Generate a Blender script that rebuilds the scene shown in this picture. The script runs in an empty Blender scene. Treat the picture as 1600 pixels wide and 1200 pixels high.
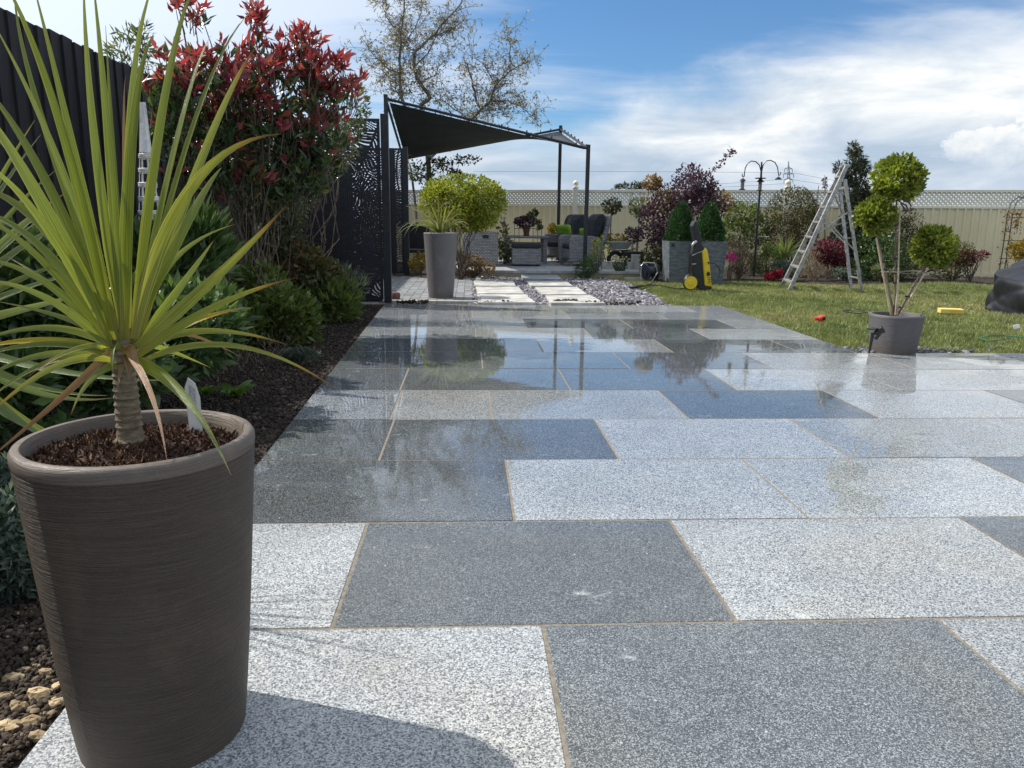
import bpy, math, random
import numpy as np
from mathutils import Vector, Matrix
random.seed(7); RNG = np.random.default_rng(7)
R = math.radians
S = bpy.context.scene
C = S.collection

# ------------------------------------------------------------------ camera
CAM_H = 0.876; FPX = 1200.0
PITCH, YAW, ROLL = 0.2101, 0.0559, 0.0122
cp, sp, cy, sy, cr, sr = math.cos(PITCH), math.sin(PITCH), math.cos(YAW), math.sin(YAW), math.cos(ROLL), math.sin(ROLL)
FWD = np.array([sy*cp, cy*cp, -sp]); _r = np.array([cy, -sy, 0.0]); _u = np.cross(_r, FWD)
RGT = cr*_r + sr*_u; UPV = -sr*_r + cr*_u
cam_d = bpy.data.cameras.new('camera'); cam = bpy.data.objects.new('camera', cam_d); C.objects.link(cam)
cam_d.sensor_width = 36; cam_d.lens = 36*FPX/1600; cam_d.clip_start = 0.05; cam_d.clip_end = 3000
M3 = Matrix(((RGT[0], UPV[0], -FWD[0]), (RGT[1], UPV[1], -FWD[1]), (RGT[2], UPV[2], -FWD[2])))
cam.matrix_world = Matrix.Translation((0, 0, CAM_H)) @ M3.to_4x4()
S.camera = cam
S.render.engine = 'CYCLES'
S.view_settings.view_transform = 'Standard'; S.view_settings.look = 'None'
S.view_settings.exposure = 0.2; S.view_settings.gamma = 1; S.view_settings.use_curve_mapping = False

# ------------------------------------------------------------------ sun and sky
SUN_DIR = Vector((-0.914, 0.406, 0)).normalized()*math.cos(R(47)) + Vector((0, 0, math.sin(R(47))))
sd = bpy.data.lights.new('sun', 'SUN'); sd.energy = 4.6; sd.angle = R(0.55); sd.color = (1.0, 0.955, 0.88)
so = bpy.data.objects.new('sun', sd); C.objects.link(so); so.rotation_euler = SUN_DIR.to_track_quat('Z', 'Y').to_euler()
W = bpy.data.worlds.new('World'); S.world = W; W.use_nodes = True
nt = W.node_tree; nt.nodes.clear()


class G:
    """small node graph helper"""
    def __init__(s, nt): s.nt = nt; s.n = nt.nodes; s.l = nt.links
    def new(s, t, **kw):
        o = s.n.new(t)
        for k, v in kw.items(): setattr(o, k, v)
        return o
    def put(s, sock, v):
        if v is None: return
        if isinstance(v, bpy.types.NodeSocket): s.l.new(v, sock)
        else:
            if isinstance(v, (tuple, list)) and len(v) == 3 and sock.type == 'RGBA': v = (*v, 1)
            sock.default_value = v
    def math(s, op, a, b=None, c=None, clamp=False):
        o = s.new('ShaderNodeMath', operation=op, use_clamp=clamp)
        s.put(o.inputs[0], a); s.put(o.inputs[1], b); s.put(o.inputs[2], c); return o.outputs[0]
    def vmath(s, op, a, b=None):
        o = s.new('ShaderNodeVectorMath', operation=op); s.put(o.inputs[0], a); s.put(o.inputs[1], b)
        return o.outputs['Value'] if op in ('DOT_PRODUCT', 'LENGTH', 'DISTANCE') else o.outputs[0]
    def mix(s, f, a, b, bt='MIX'):
        o = s.new('ShaderNodeMix', data_type='RGBA', blend_type=bt)
        s.put(o.inputs[0], f); s.put(o.inputs[6], a); s.put(o.inputs[7], b); return o.outputs[2]
    def noise(s, vec, scale, detail=4, rough=0.5, dist=0):
        o = s.new('ShaderNodeTexNoise'); s.put(o.inputs['Vector'], vec)
        o.inputs['Scale'].default_value = scale; o.inputs['Detail'].default_value = detail
        o.inputs['Roughness'].default_value = rough; o.inputs['Distortion'].default_value = dist; return o.outputs['Fac']
    def voro(s, vec, scale, out='Distance', feature='F1'):
        o = s.new('ShaderNodeTexVoronoi', feature=feature); s.put(o.inputs['Vector'], vec); o.inputs['Scale'].default_value = scale
        return o.outputs[out]
    def ramp(s, f, stops, interp='LINEAR'):
        o = s.new('ShaderNodeValToRGB'); o.color_ramp.interpolation = interp; e = o.color_ramp.elements
        while len(e) < len(stops): e.new(0.5)
        for i, (p, c) in enumerate(stops):
            e[i].position = p; e[i].color = (c, c, c, 1) if isinstance(c, (int, float)) else (*c, 1)
        s.put(o.inputs[0], f); return o.outputs[0]
    def smooth(s, v, a, b):
        o = s.new('ShaderNodeMapRange', interpolation_type='SMOOTHSTEP'); s.put(o.inputs[0], v)
        o.inputs[1].default_value = a; o.inputs[2].default_value = b; return o.outputs[0]
    def mapping(s, vec, scale=(1, 1, 1), loc=(0, 0, 0), rot=(0, 0, 0)):
        o = s.new('ShaderNodeMapping'); s.put(o.inputs[0], vec); o.inputs['Scale'].default_value = scale
        o.inputs['Location'].default_value = loc; o.inputs['Rotation'].default_value = rot; return o.outputs[0]
    def sep(s, v):
        o = s.new('ShaderNodeSeparateXYZ'); s.put(o.inputs[0], v); return o.outputs
    def comb(s, x, y, z):
        o = s.new('ShaderNodeCombineXYZ'); s.put(o.inputs[0], x); s.put(o.inputs[1], y); s.put(o.inputs[2], z); return o.outputs[0]


g = G(nt)
sky = g.new('ShaderNodeTexSky', sky_type='NISHITA', sun_disc=False)
sky.sun_elevation = R(47); sky.sun_rotation = math.atan2(SUN_DIR.x, SUN_DIR.y); sky.altitude = 60
sky.air_density = 1.0; sky.dust_density = 0.6; sky.ozone_density = 2.2
d_ = g.new('ShaderNodeTexCoord').outputs['Generated']
dn = g.vmath('NORMALIZE', d_)
dx, dy, dz = g.sep(dn)
zc = g.math('MAXIMUM', dz, 0.0)
den = g.math('ADD', zc, 0.10)
plane = g.comb(g.math('DIVIDE', dx, den), g.math('DIVIDE', dy, den), 0.0)
# high thin cloud: streaky, wind drawn
cir = g.noise(g.mapping(plane, (0.55, 1.0, 1), (3.1, 0.4, 0), (0, 0, 0.5)), 0.85, 7, 0.58, 0.6)
cir2 = g.noise(g.mapping(plane, (0.35, 1.5, 1), (0, 0.7, 2), (0, 0, 0.35)), 1.9, 8, 0.62, 0.8)
# opening of blue sky to the right of the tree
blue_c = Vector((0.30, 0.93, 0.26)).normalized()
off = g.vmath('SUBTRACT', dn, tuple(blue_c))
offs = g.vmath('LENGTH', g.vmath('MULTIPLY', off, (1.0, 1.0, 2.3)))
hole = g.math('SUBTRACT', 1.0, g.smooth(offs, 0.10, 0.50))
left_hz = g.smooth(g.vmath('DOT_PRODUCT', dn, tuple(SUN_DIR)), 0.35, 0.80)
thin = g.math('ADD', g.math('MULTIPLY', cir, 1.2), g.math('MULTIPLY', cir2, 0.5))
thin = g.math('SUBTRACT', thin, g.math('MULTIPLY', hole, 0.50))
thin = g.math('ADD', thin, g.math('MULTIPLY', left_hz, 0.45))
thin = g.math('ADD', thin, g.math('MULTIPLY', g.smooth(dx, .22, .5), 0.23))
thin = g.smooth(thin, 0.54, 1.06)
thin = g.math('MULTIPLY', thin, 0.85)
# low bank of cumulus along the horizon
bv = g.mapping(dn, (3.2, 3.2, 9.0), (0.6, 0.3, 0.12))
bn = g.noise(bv, 1.5, 9, 0.55, 0.35)
bn2 = g.noise(g.mapping(dn, (1.3, 1.3, 5.0), (4, 1, 0)), 1.6, 3, 0.5)
edge = g.math('ADD', g.math('ADD', g.math('MULTIPLY', bn, 0.12), g.math('MULTIPLY', bn2, 0.10)), g.math('MULTIPLY', g.smooth(dx, .08, .40), 0.075))
edge = g.math('SUBTRACT', edge, -.004)     # top of the bank, in sin(elevation)
bank = g.smooth(g.math('SUBTRACT', edge, g.math('SUBTRACT', zc, 0.0)), -0.015, 0.05)
shade = g.noise(g.mapping(dn, (3.2, 3.2, 10), (1.7, 0, .35)), 1.7, 9, 0.58, 0.35)
bcol = g.ramp(g.math('ADD', g.math('MULTIPLY', shade, 0.75), g.math('MULTIPLY', zc, 1.15)),
              [(0.36, (0.42, 0.52, 0.64)), (0.45, (0.55, 0.63, 0.73)), (0.53, (0.73, 0.78, 0.82)), (0.60, (0.92, 0.93, 0.92))])
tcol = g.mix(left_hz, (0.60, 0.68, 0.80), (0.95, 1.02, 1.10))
SKY_K = 0.11
def scaled(c): return g.mix(1.0, c, (1/SKY_K,)*3, 'MULTIPLY')
base = g.mix(1.0, sky.outputs[0], (0.55, 0.80, 1.02), 'MULTIPLY')
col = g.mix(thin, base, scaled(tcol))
col = g.mix(bank, col, scaled(bcol))
# one small cumulus standing apart, low on the right
cd = Vector((math.sin(.595), math.cos(.595), .083)).normalized()
cv = g.vmath('SUBTRACT', dn, tuple(cd)); cvs = g.vmath('MULTIPLY', cv, (1, 1, 2.3))
pf = g.noise(g.mapping(dn, (1, 1, 1.3)), 24, 7, .6, .2)
cl_ = g.math('SUBTRACT', g.math('ADD', .058, g.math('MULTIPLY', g.math('SUBTRACT', pf, .5), .13)), g.vmath('LENGTH', cvs))
cz = g.sep(cv)[2]; flat = g.smooth(cz, -.030, -.014)
cm = g.math('MULTIPLY', g.smooth(cl_, 0, .010), flat)
cc_ = g.ramp(g.math('ADD', g.math('MULTIPLY', cz, 11), pf), [(.28, (.48, .57, .68)), (.5, (.68, .74, .80)), (.72, (.93, .93, .90))])
col = g.mix(g.math('MULTIPLY', cm, .9), col, scaled(cc_))
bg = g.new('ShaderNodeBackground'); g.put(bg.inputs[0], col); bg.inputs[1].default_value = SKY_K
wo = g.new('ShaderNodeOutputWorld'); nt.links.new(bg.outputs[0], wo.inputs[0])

# ------------------------------------------------------------------ helpers
def at(px, py, Y=None, z=None):
    """world point seen at photo pixel (1600x1200) at forward distance Y or height z"""
    d = FWD*FPX + RGT*(px-800) - UPV*(py-600)
    t = (z-CAM_H)/d[2] if z is not None else Y/d[1]
    return Vector((0, 0, CAM_H)) + Vector(d*t)
def pxm(Y): return Y/FPX          # metres per photo pixel at distance Y

class MB:
    def __init__(s): s.v = []; s.f = []
    def add(s, vs, fs):
        o = len(s.v); s.v += [tuple(v) for v in vs]; s.f += [tuple(i+o for i in f) for f in fs]; return s
    def box(s, c, sz, rz=0, taper=1.0, tilt=None):
        hx, hy, hz = sz[0]/2, sz[1]/2, sz[2]/2; vs = []
        M = Matrix.Rotation(rz, 3, 'Z')
        if tilt: M = M @ Matrix.Rotation(tilt[1], 3, tilt[0])
        for z in (-1, 1):
            k = taper if z < 0 else 1
            for x, y in ((-1, -1), (1, -1), (1, 1), (-1, 1)): vs.append(Vector(c) + M @ Vector((x*hx*k, y*hy*k, z*hz)))
        return s.add(vs, [(3, 2, 1, 0), (4, 5, 6, 7), (0, 1, 5, 4), (1, 2, 6, 5), (2, 3, 7, 6), (3, 0, 4, 7)])
    def tube(s, pts, r, n=6, cap=True):
        pts = [Vector(p) for p in pts]
        rs = r if isinstance(r, (list, tuple)) else [r]*len(pts)
        vs = []; up = Vector((0.13, 0.21, 0.97))
        for i, p in enumerate(pts):
            t = (pts[min(i+1, len(pts)-1)] - pts[max(i-1, 0)]).normalized()
            if abs(t.dot(up)) > .98: up = Vector((1, 0.1, 0))
            a = t.cross(up).normalized(); b = t.cross(a).normalized()
            for k in range(n):
                th = 2*math.pi*k/n; vs.append(p + (a*math.cos(th) + b*math.sin(th))*rs[i])
        fs = []
        for i in range(len(pts)-1):
            for k in range(n): fs.append((i*n+k, i*n+(k+1) % n, (i+1)*n+(k+1) % n, (i+1)*n+k))
        if cap: fs += [tuple(range(n))[::-1], tuple((len(pts)-1)*n+k for k in range(n))]
        return s.add(vs, fs)
    def lathe(s, c, prof, n=32, M=None):
        vs = []; fs = []
        M = M or Matrix.Identity(3)
        for r, z in prof:
            for k in range(n):
                th = 2*math.pi*k/n; vs.append(Vector(c) + M @ Vector((r*math.cos(th), r*math.sin(th), z)))
        for i in range(len(prof)-1):
            for k in range(n): fs.append((i*n+k, i*n+(k+1) % n, (i+1)*n+(k+1) % n, (i+1)*n+k))
        return s.add(vs, fs)
    def prism(s, poly, ext):
        n = len(poly); e = Vector(ext)
        vs = [Vector(p) for p in poly] + [Vector(p)+e for p in poly]
        return s.add(vs, [tuple(range(n)), tuple(range(2*n-1, n-1, -1))] + [(i, i+n, (i+1) % n+n, (i+1) % n) for i in range(n)])
    def ball(s, c, r, n=12, sq=(1, 1, 1)):
        m = n//2; pr = [(math.sin(math.pi*i/m)*1.0, -math.cos(math.pi*i/m)) for i in range(m+1)]
        vs = []; fs = []
        for rr, z in pr:
            for k in range(n):
                th = 2*math.pi*k/n; vs.append(Vector(c) + Vector((rr*math.cos(th)*r*sq[0], rr*math.sin(th)*r*sq[1], z*r*sq[2])))
        for i in range(m):
            for k in range(n): fs.append((i*n+k, i*n+(k+1) % n, (i+1)*n+(k+1) % n, (i+1)*n+k))
        return s.add(vs, fs)
    def mesh(s, name):
        m = bpy.data.meshes.new(name); m.from_pydata(s.v, [], s.f); m.validate(clean_customdata=False)
        import bmesh
        b = bmesh.new(); b.from_mesh(m); bmesh.ops.recalc_face_normals(b, faces=b.faces); b.to_mesh(m); b.free()
        return m

def set_mat(me, m):
    me.materials.clear(); me.materials.append(m)
def np_mesh(name, verts, faces, m, attr=None):
    """verts (n,3), faces (k,3 or 4)"""
    me = bpy.data.meshes.new(name); nv, nf, w = len(verts), len(faces), faces.shape[1]
    me.vertices.add(nv); me.vertices.foreach_set('co', np.ascontiguousarray(verts, dtype=np.float32).ravel())
    me.loops.add(nf*w); me.polygons.add(nf)
    me.loops.foreach_set('vertex_index', faces.astype(np.int32).ravel())
    me.polygons.foreach_set('loop_start', np.arange(0, nf*w, w, dtype=np.int32))
    me.polygons.foreach_set('loop_total', np.full(nf, w, dtype=np.int32))
    me.update(calc_edges=True)
    if attr is not None:
        a = me.attributes.new('v', 'FLOAT', 'FACE'); a.data.foreach_set('value', attr.astype(np.float32))
    set_mat(me, m); return me
def thing(name, label, cat, loc, group=None, rz=0):
    o = bpy.data.objects.new(name, None); C.objects.link(o); o.location = loc; o.rotation_euler.z = rz; o.empty_display_size = .1
    o['label'] = label; o['category'] = cat
    if group: o['group'] = group
    return o
def place(name, me, parent=None, label=None, cat=None, kind=None, group=None):
    o = bpy.data.objects.new(name, me); C.objects.link(o)
    if parent is not None:
        o.parent = parent
        if parent.get('_off') is None:
            M = Matrix.Identity(4); p = parent
            while p is not None: M = Matrix.Translation(p.location) @ M if p.type == 'EMPTY' else M; p = p.parent
            o.matrix_parent_inverse = M.inverted() if parent.type == 'EMPTY' else Matrix.Identity(4)
    if label: o['label'] = label
    if cat: o['category'] = cat
    if kind: o['kind'] = kind
    if group: o['group'] = group
    return o
def part(name, mb, m, parent=None, smooth=False, bev=0, **kw):
    me = mb.mesh(name) if isinstance(mb, MB) else mb
    if m: set_mat(me, m)
    if smooth:
        me.polygons.foreach_set('use_smooth', [True]*len(me.polygons))
        try: me.set_sharp_from_angle(angle=R(40))
        except Exception: pass
    o = place(name, me, parent, **kw)
    if bev:
        b = o.modifiers.new('bevel', 'BEVEL'); b.width = bev; b.segments = 2; b.limit_method = 'ANGLE'; b.angle_limit = R(35)
    return o
def copy_tree(o, parent=None):
    c = o.copy(); C.objects.link(c)
    if parent: c.parent = parent
    for ch in list(o.children): copy_tree(ch, c)
    return c

# ------------------------------------------------------------------ materials
def base_mat(name):
    m = bpy.data.materials.new(name); m.use_nodes = True; g = G(m.node_tree)
    b = m.node_tree.nodes['Principled BSDF']; return m, g, b
def bump(g, b, h, strength=.3, dist=.01):
    n = g.new('ShaderNodeBump'); n.inputs['Strength'].default_value = strength; n.inputs['Distance'].default_value = dist
    g.put(n.inputs['Height'], h); g.put(b.inputs['Normal'], n.outputs[0]); return n
def surf(name, c1, c2=None, scale=8, rough=.6, bmp=0, bscale=None, metal=0, stretch=(1, 1, 1), spec=.5, rand=0, dist=.01, coat=0, contrast=(.35, .65)):
    m, g, b = base_mat(name)
    pos = g.new('ShaderNodeNewGeometry').outputs['Position']; v = g.mapping(pos, stretch)
    c2 = c2 or c1
    n = g.noise(v, scale, 6, .6)
    c = g.mix(g.smooth(n, *contrast), c1, c2)
    if rand:
        oi = g.new('ShaderNodeObjectInfo').outputs['Random']
        k = g.math('ADD', 1-rand, g.math('MULTIPLY', oi, 2*rand)); c = g.mix(1.0, c, g.comb(k, k, k), 'MULTIPLY')
    g.put(b.inputs['Base Color'], c); b.inputs['Roughness'].default_value = rough
    b.inputs['Metallic'].default_value = metal; b.inputs['Specular IOR Level'].default_value = spec
    b.inputs['Coat Weight'].default_value = coat
    if bmp: bump(g, b, g.noise(v, bscale or scale*4, 5, .6), bmp, dist)
    return m
def leaf_mat(name, stops, trans=.35, rough=.45, spec=.4, tcol=(1.25, 1.25, .55)):
    m, g, b = base_mat(name)
    a = g.new('ShaderNodeAttribute', attribute_name='v').outputs['Fac']
    c = g.ramp(a, stops)
    pos = g.new('ShaderNodeNewGeometry').outputs['Position']
    n = g.smooth(g.noise(pos, 5, 3), .3, .7); k = g.math('ADD', .72, g.math('MULTIPLY', n, .55))
    c = g.mix(1.0, c, g.comb(k, k, k), 'MULTIPLY')
    g.put(b.inputs['Base Color'], c); b.inputs['Roughness'].default_value = rough; b.inputs['Specular IOR Level'].default_value = spec
    t = g.new('ShaderNodeBsdfTranslucent'); g.put(t.inputs[0], g.mix(1.0, c, tcol, 'MULTIPLY'))
    mx = g.new('ShaderNodeMixShader'); mx.inputs[0].default_value = trans
    out = m.node_tree.nodes['Material Output']
    m.node_tree.links.new(b.outputs[0], mx.inputs[1]); m.node_tree.links.new(t.outputs[0], mx.inputs[2]); m.node_tree.links.new(mx.outputs[0], out.inputs[0])
    return m

def granite(name, stops, fine, tint):
    """speckled stone, wet with rain/wash water in patches lying in the middle of the patio"""
    m, g, b = base_mat(name)
    pos = g.new('ShaderNodeNewGeometry').outputs['Position']
    x, y, z = g.sep(pos)
    n1 = g.noise(g.mapping(pos, (1, .8, 1)), fine, 4, .75, .4)
    cell = g.voro(pos, fine*1.05, 'Color'); cr_ = g.sep(cell)[0]
    f = g.math('ADD', g.math('MULTIPLY', n1, .72), g.math('MULTIPLY', cr_, .28))
    c = g.ramp(f, stops)
    big = g.noise(pos, 2.1, 8, .68, .6); k = g.math('ADD', .66, g.math('MULTIPLY', big, .68))
    oi = g.new('ShaderNodeObjectInfo').outputs['Random']; k = g.math('MULTIPLY', k, g.math('ADD', .86, g.math('MULTIPLY', oi, .28)))
    c = g.mix(1.0, c, g.comb(k, k, k), 'MULTIPLY')
    warm = g.smooth(g.noise(g.mapping(pos, (1, 1, 1), (9, 4, 0)), 1.3, 6, .6, .5), .48, .68); c = g.mix(g.math('MULTIPLY', warm, .55), c, g.mix(1.0, c, (1.05, .97, .86), 'MULTIPLY'))
    # pale lime blooms and scuffs left by the jointing
    sc = g.noise(g.mapping(pos, (1, 1.6, 1), (5, 2, 0)), 6.5, 9, .72)
    c = g.mix(g.math('MULTIPLY', g.smooth(sc, .60, .72), .5), c, (.62, .65, .62))
    fl = g.new('ShaderNodeTexVoronoi'); g.put(fl.inputs['Vector'], pos); fl.inputs['Scale'].default_value = 46
    fr = g.math('MULTIPLY', g.math('LESS_THAN', fl.outputs['Distance'], .13), g.math('GREATER_THAN', g.sep(fl.outputs['Color'])[0], .90))
    c = g.mix(g.math('MULTIPLY', fr, .55), c, (.68, .70, .66))
    # wetness
    w = g.noise(g.mapping(pos, (.75, 1.25, 1), (2.3, 0, 0)), 1.15, 6, .62, .5)
    rise = g.smooth(y, 1.95, 2.35)
    lft = g.math('SUBTRACT', 1.0, g.smooth(x, .35, 2.6))
    bias = g.math('ADD', g.math('ADD', g.math('MULTIPLY', lft, .26), g.math('MULTIPLY', g.math('SUBTRACT', g.smooth(y, 3.2, 4.2), g.math('MULTIPLY', g.smooth(y, 5.2, 7.0), 1.9)), .08)), tint)
    w = g.math('ADD', w, g.math('MULTIPLY', g.math('SUBTRACT', g.noise(g.mapping(pos, (1.2, 4.5, 1)), 4.5, 6, .65, .8), .5), .34))
    wet = g.smooth(g.math('ADD', w, bias), .54, .64)
    wet = g.math('MULTIPLY', wet, rise)
    c = g.mix(g.math('MULTIPLY', wet, .26), c, g.mix(1.0, c, (.42, .45, .46), 'MULTIPLY'))
    g.put(b.inputs['Base Color'], c)
    damp = g.math('SUBTRACT', .46, g.math('MULTIPLY', rise, .34))
    rg = g.math('MULTIPLY', damp, g.math('SUBTRACT', 1.0, g.math('MULTIPLY', wet, .88)))
    g.put(b.inputs['Roughness'], rg)
    g.put(b.inputs['Specular IOR Level'], g.math('ADD', g.math('ADD', .5, g.math('MULTIPLY', rise, .1)), g.math('MULTIPLY', wet, .2)))
    gr = g.new('ShaderNodeBump'); gr.inputs['Distance'].default_value = .0011
    g.put(gr.inputs['Height'], n1); g.put(gr.inputs['Strength'], g.math('MULTIPLY', g.math('MULTIPLY', g.math('SUBTRACT', 1.0, g.math('MULTIPLY', wet, .955)), g.math('SUBTRACT', 1.0, g.math('MULTIPLY', rise, .62))), .65))
    rp = g.new('ShaderNodeBump'); rp.inputs['Distance'].default_value = .003; rp.inputs['Strength'].default_value = .10
    g.put(rp.inputs['Height'], g.noise(g.mapping(pos, (.6, 1, 1)), 9, 3, .5)); g.put(rp.inputs['Normal'], gr.outputs[0])
    g.put(b.inputs['Normal'], rp.outputs[0])
    return m
M_LIGHT = granite('granite_light', [(.34, (.055, .062, .072)), (.43, (.165, .18, .195)), (.50, (.285, .302, .31)), (.57, (.42, .435, .435)), (.68, (.56, .57, .555))], 300, -.01)
M_MID = granite('granite_mid', [(.32, (.05, .055, .065)), (.45, (.17, .185, .205)), (.56, (.31, .33, .35)), (.68, (.58, .6, .6))], 230, .02)
M_DARK = granite('granite_dark', [(.30, (.026, .031, .036)), (.43, (.060, .069, .078)), (.55, (.118, .130, .140)), (.64, (.31, .33, .335))], 400, .03)
M_MORTAR = surf('mortar', (.17, .143, .11), (.26, .225, .175), 60, .85, .6, 300, dist=.003)
M_SOIL = surf('soil', (.016, .011, .008), (.062, .043, .030), 14, .9, 1, 70, dist=.03)
M_GROUND = surf('field', (.05, .07, .02), (.08, .09, .03), .05, .9)
def lawn_mat():
    m, g, b = base_mat('lawn'); pos = g.new('ShaderNodeNewGeometry').outputs['Position']
    n = g.noise(pos, 1.3, 6, .65, .4); n2 = g.noise(pos, 40, 4, .7)
    c = g.ramp(n, [(.34, (.10, .125, .035)), (.48, (.17, .18, .06)), (.62, (.26, .235, .10))])
    c = g.mix(g.math('MULTIPLY', g.smooth(n2, .4, .7), .5), c, (.05, .07, .018)); g.put(b.inputs['Base Color'], c); b.inputs['Roughness'].default_value = .9
    bump(g, b, n2, .9, .02); return m
M_LAWN = lawn_mat()
M_BLADE = leaf_mat('grass_blade', [(0, (.12, .155, .055)), (.4, (.185, .225, .085)), (.75, (.29, .295, .135)), (1, (.44, .39, .24))], .3, .5)
def pot_mat(name, c1, c2, ridg=1.0):
    m, g, b = base_mat(name); tc = g.new('ShaderNodeNewGeometry').outputs['Position']
    x, y, z = g.sep(tc)
    wob = g.math('MULTIPLY', g.noise(g.mapping(tc, (3, 3, 6)), 2, 3), .014)
    v = g.comb(g.math('MULTIPLY', x, 1.3), g.math('MULTIPLY', y, 1.3), g.math('MULTIPLY', g.math('ADD', z, wob), 52))
    r1 = g.noise(v, 5.5, 5, .7); r2 = g.noise(v, 13, 3, .6)
    h = g.math('ADD', r1, g.math('MULTIPLY', r2, .4))
    c = g.mix(g.smooth(r1, .3, .7), c1, c2)
    du = g.noise(g.mapping(tc, (1, 1, .6)), 9, 7, .65, .5); c = g.mix(g.math('MULTIPLY', g.smooth(du, .48, .72), .35), c, (c2[0]*1.7, c2[1]*1.6, c2[2]*1.45))
    low = g.math('SUBTRACT', 1.0, g.smooth(g.math('SUBTRACT', z, g.math('MULTIPLY', du, .12)), -.03, .05)); c = g.mix(g.math('MULTIPLY', low, .5), c, (.10, .075, .05))
    sp_ = g.noise(tc, 420, 2, .6); c = g.mix(g.math('MULTIPLY', g.smooth(sp_, .52, .68), .25), c, (c2[0]*1.7, c2[1]*1.7, c2[2]*1.7))
    g.put(b.inputs['Base Color'], c); b.inputs['Roughness'].default_value = .52
    bump(g, b, h, .8*ridg, .007); return m
M_POT = pot_mat('ribbed_pot_clay', (.054, .038, .026), (.086, .064, .045))
M_POT2 = pot_mat('ribbed_pot_grey', (.115, .105, .108), (.16, .147, .15), .6)
M_POT3 = pot_mat('ribbed_pot_dark', (.085, .078, .082), (.125, .115, .118), .7)
M_RIM = pot_mat('pot_rim', (.10, .077, .060), (.155, .124, .10), .5)
M_COMPOST = surf('compost', (.020, .009, .005), (.10, .048, .024), 60, .9, 1, 160, dist=.01)
M_CHIP = leaf_mat('compost_bits', [(0, (.016, .007, .004)), (.6, (.075, .034, .015)), (.93, (.20, .10, .05)), (1, (.5, .36, .24))], 0, .8)
M_CLOD = leaf_mat('soil_clods', [(0, (.011, .008, .006)), (.7, (.040, .027, .019)), (.96, (.085, .06, .042)), (1, (.16, .13, .10))], 0, .9)
M_SLATE = leaf_mat('slate_chips', [(0, (.07, .068, .082)), (.45, (.14, .132, .148)), (.85, (.25, .235, .25)), (1, (.48, .46, .46))], 0, .55, .4)
M_FENCE = surf('stained_fence_board', (.0085, .0085, .011), (.022, .02, .022), 6, .7, .7, 60, stretch=(6, 6, .6), rand=.25, dist=.006)
M_CREAM = surf('cream_fence_plastic', (.76, .67, .43), (.82, .73, .49), 1.5, .45, .1, 8)
M_CREAM_L = surf('cream_fence_trim', (.80, .75, .60), (.84, .80, .66), 2, .45)
M_BLACK = surf('black_powder_coat', (.010, .011, .015), (.018, .019, .024), 20, .42)
M_SAIL = surf('sail_cloth', (.030, .036, .046), (.042, .05, .062), 3, .85, .3, 90, dist=.004)
M_ALU = surf('weathered_aluminium', (.26, .255, .245), (.46, .45, .43), 25, .45, .2, 80, metal=.55, dist=.002)
M_BARK = surf('bark', (.07, .05, .038), (.16, .13, .10), 30, .85, .8, 80, stretch=(1, 1, .3))
M_TWIG = surf('twig', (.14, .105, .075), (.24, .19, .14), 30, .8)
M_CANE = surf('bamboo_cane', (.42, .33, .20), (.58, .48, .33), 20, .5)
M_BIRCH = surf('tree_bark_grey', (.10, .085, .075), (.22, .19, .17), 8, .8, .5, 40)
M_PLANTER = surf('slate_planter', (.075, .09, .105), (.15, .17, .19), 9, .55, .5, 30, stretch=(1, 1, 4), dist=.004)
M_CUSH = surf('dark_cushion', (.022, .026, .034), (.038, .043, .054), 20, .9, .4, 300, dist=.002)
M_LIME = surf('lime_fabric', (.20, .38, .03), (.27, .47, .05), 15, .85, .3, 200)
M_BLKPL = surf('black_plastic', (.012, .012, .014), (.02, .02, .023), 20, .35)
M_YEL = surf('yellow_plastic', (.72, .50, .02), (.80, .57, .03), 8, .35)
M_RED = surf('red_plastic', (.62, .05, .03), (.72, .07, .04), 8, .4)
M_YWOOD = surf('yellow_block', (.72, .50, .10), (.80, .60, .17), 12, .6)
M_WHITE = surf('white_paint', (.72, .71, .68), (.82, .81, .78), 30, .5)
M_CONC = surf('concrete', (.34, .33, .30), (.48, .46, .42), 12, .85, .4, 90)
M_PAVER = surf('block_paver', (.17, .175, .18), (.27, .27, .27), 20, .8, .4, 150, rand=.2, dist=.004)
M_STEP = surf('pale_stepping_stone', (.34, .325, .285), (.56, .545, .50), 5, .7, .3, 90, rand=.05, dist=.004)
M_STEPG = surf('grey_stepping_stone', (.20, .22, .24), (.30, .32, .34), 14, .6, .3, 90)
M_TERRA = surf('brown_terracotta', (.12, .055, .04), (.18, .085, .06), 20, .6)
M_GLASS = surf('glass_top', (.06, .075, .08), None, 5, .05)
M_COVER = surf('black_nylon_cover', (.010, .011, .015), (.018, .019, .024), 8, .45, .25, 14, dist=.02, spec=.35)
M_HOSEG = surf('green_hose', (.04, .16, .07), None, 5, .4)
M_WICKW = surf('white_wicker', (.66, .64, .62), (.78, .76, .74), 40, .6)
M_STONE = surf('yellow_flint', (.30, .21, .10), (.55, .42, .25), 18, .8, .5, 90, rand=.3)
M_BARROW = surf('barrow_tray', (.13, .15, .14), (.21, .23, .21), 6, .5)
M_SILVER = surf('silver_plastic', (.5, .5, .5), None, 5, .3, metal=.6)
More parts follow.
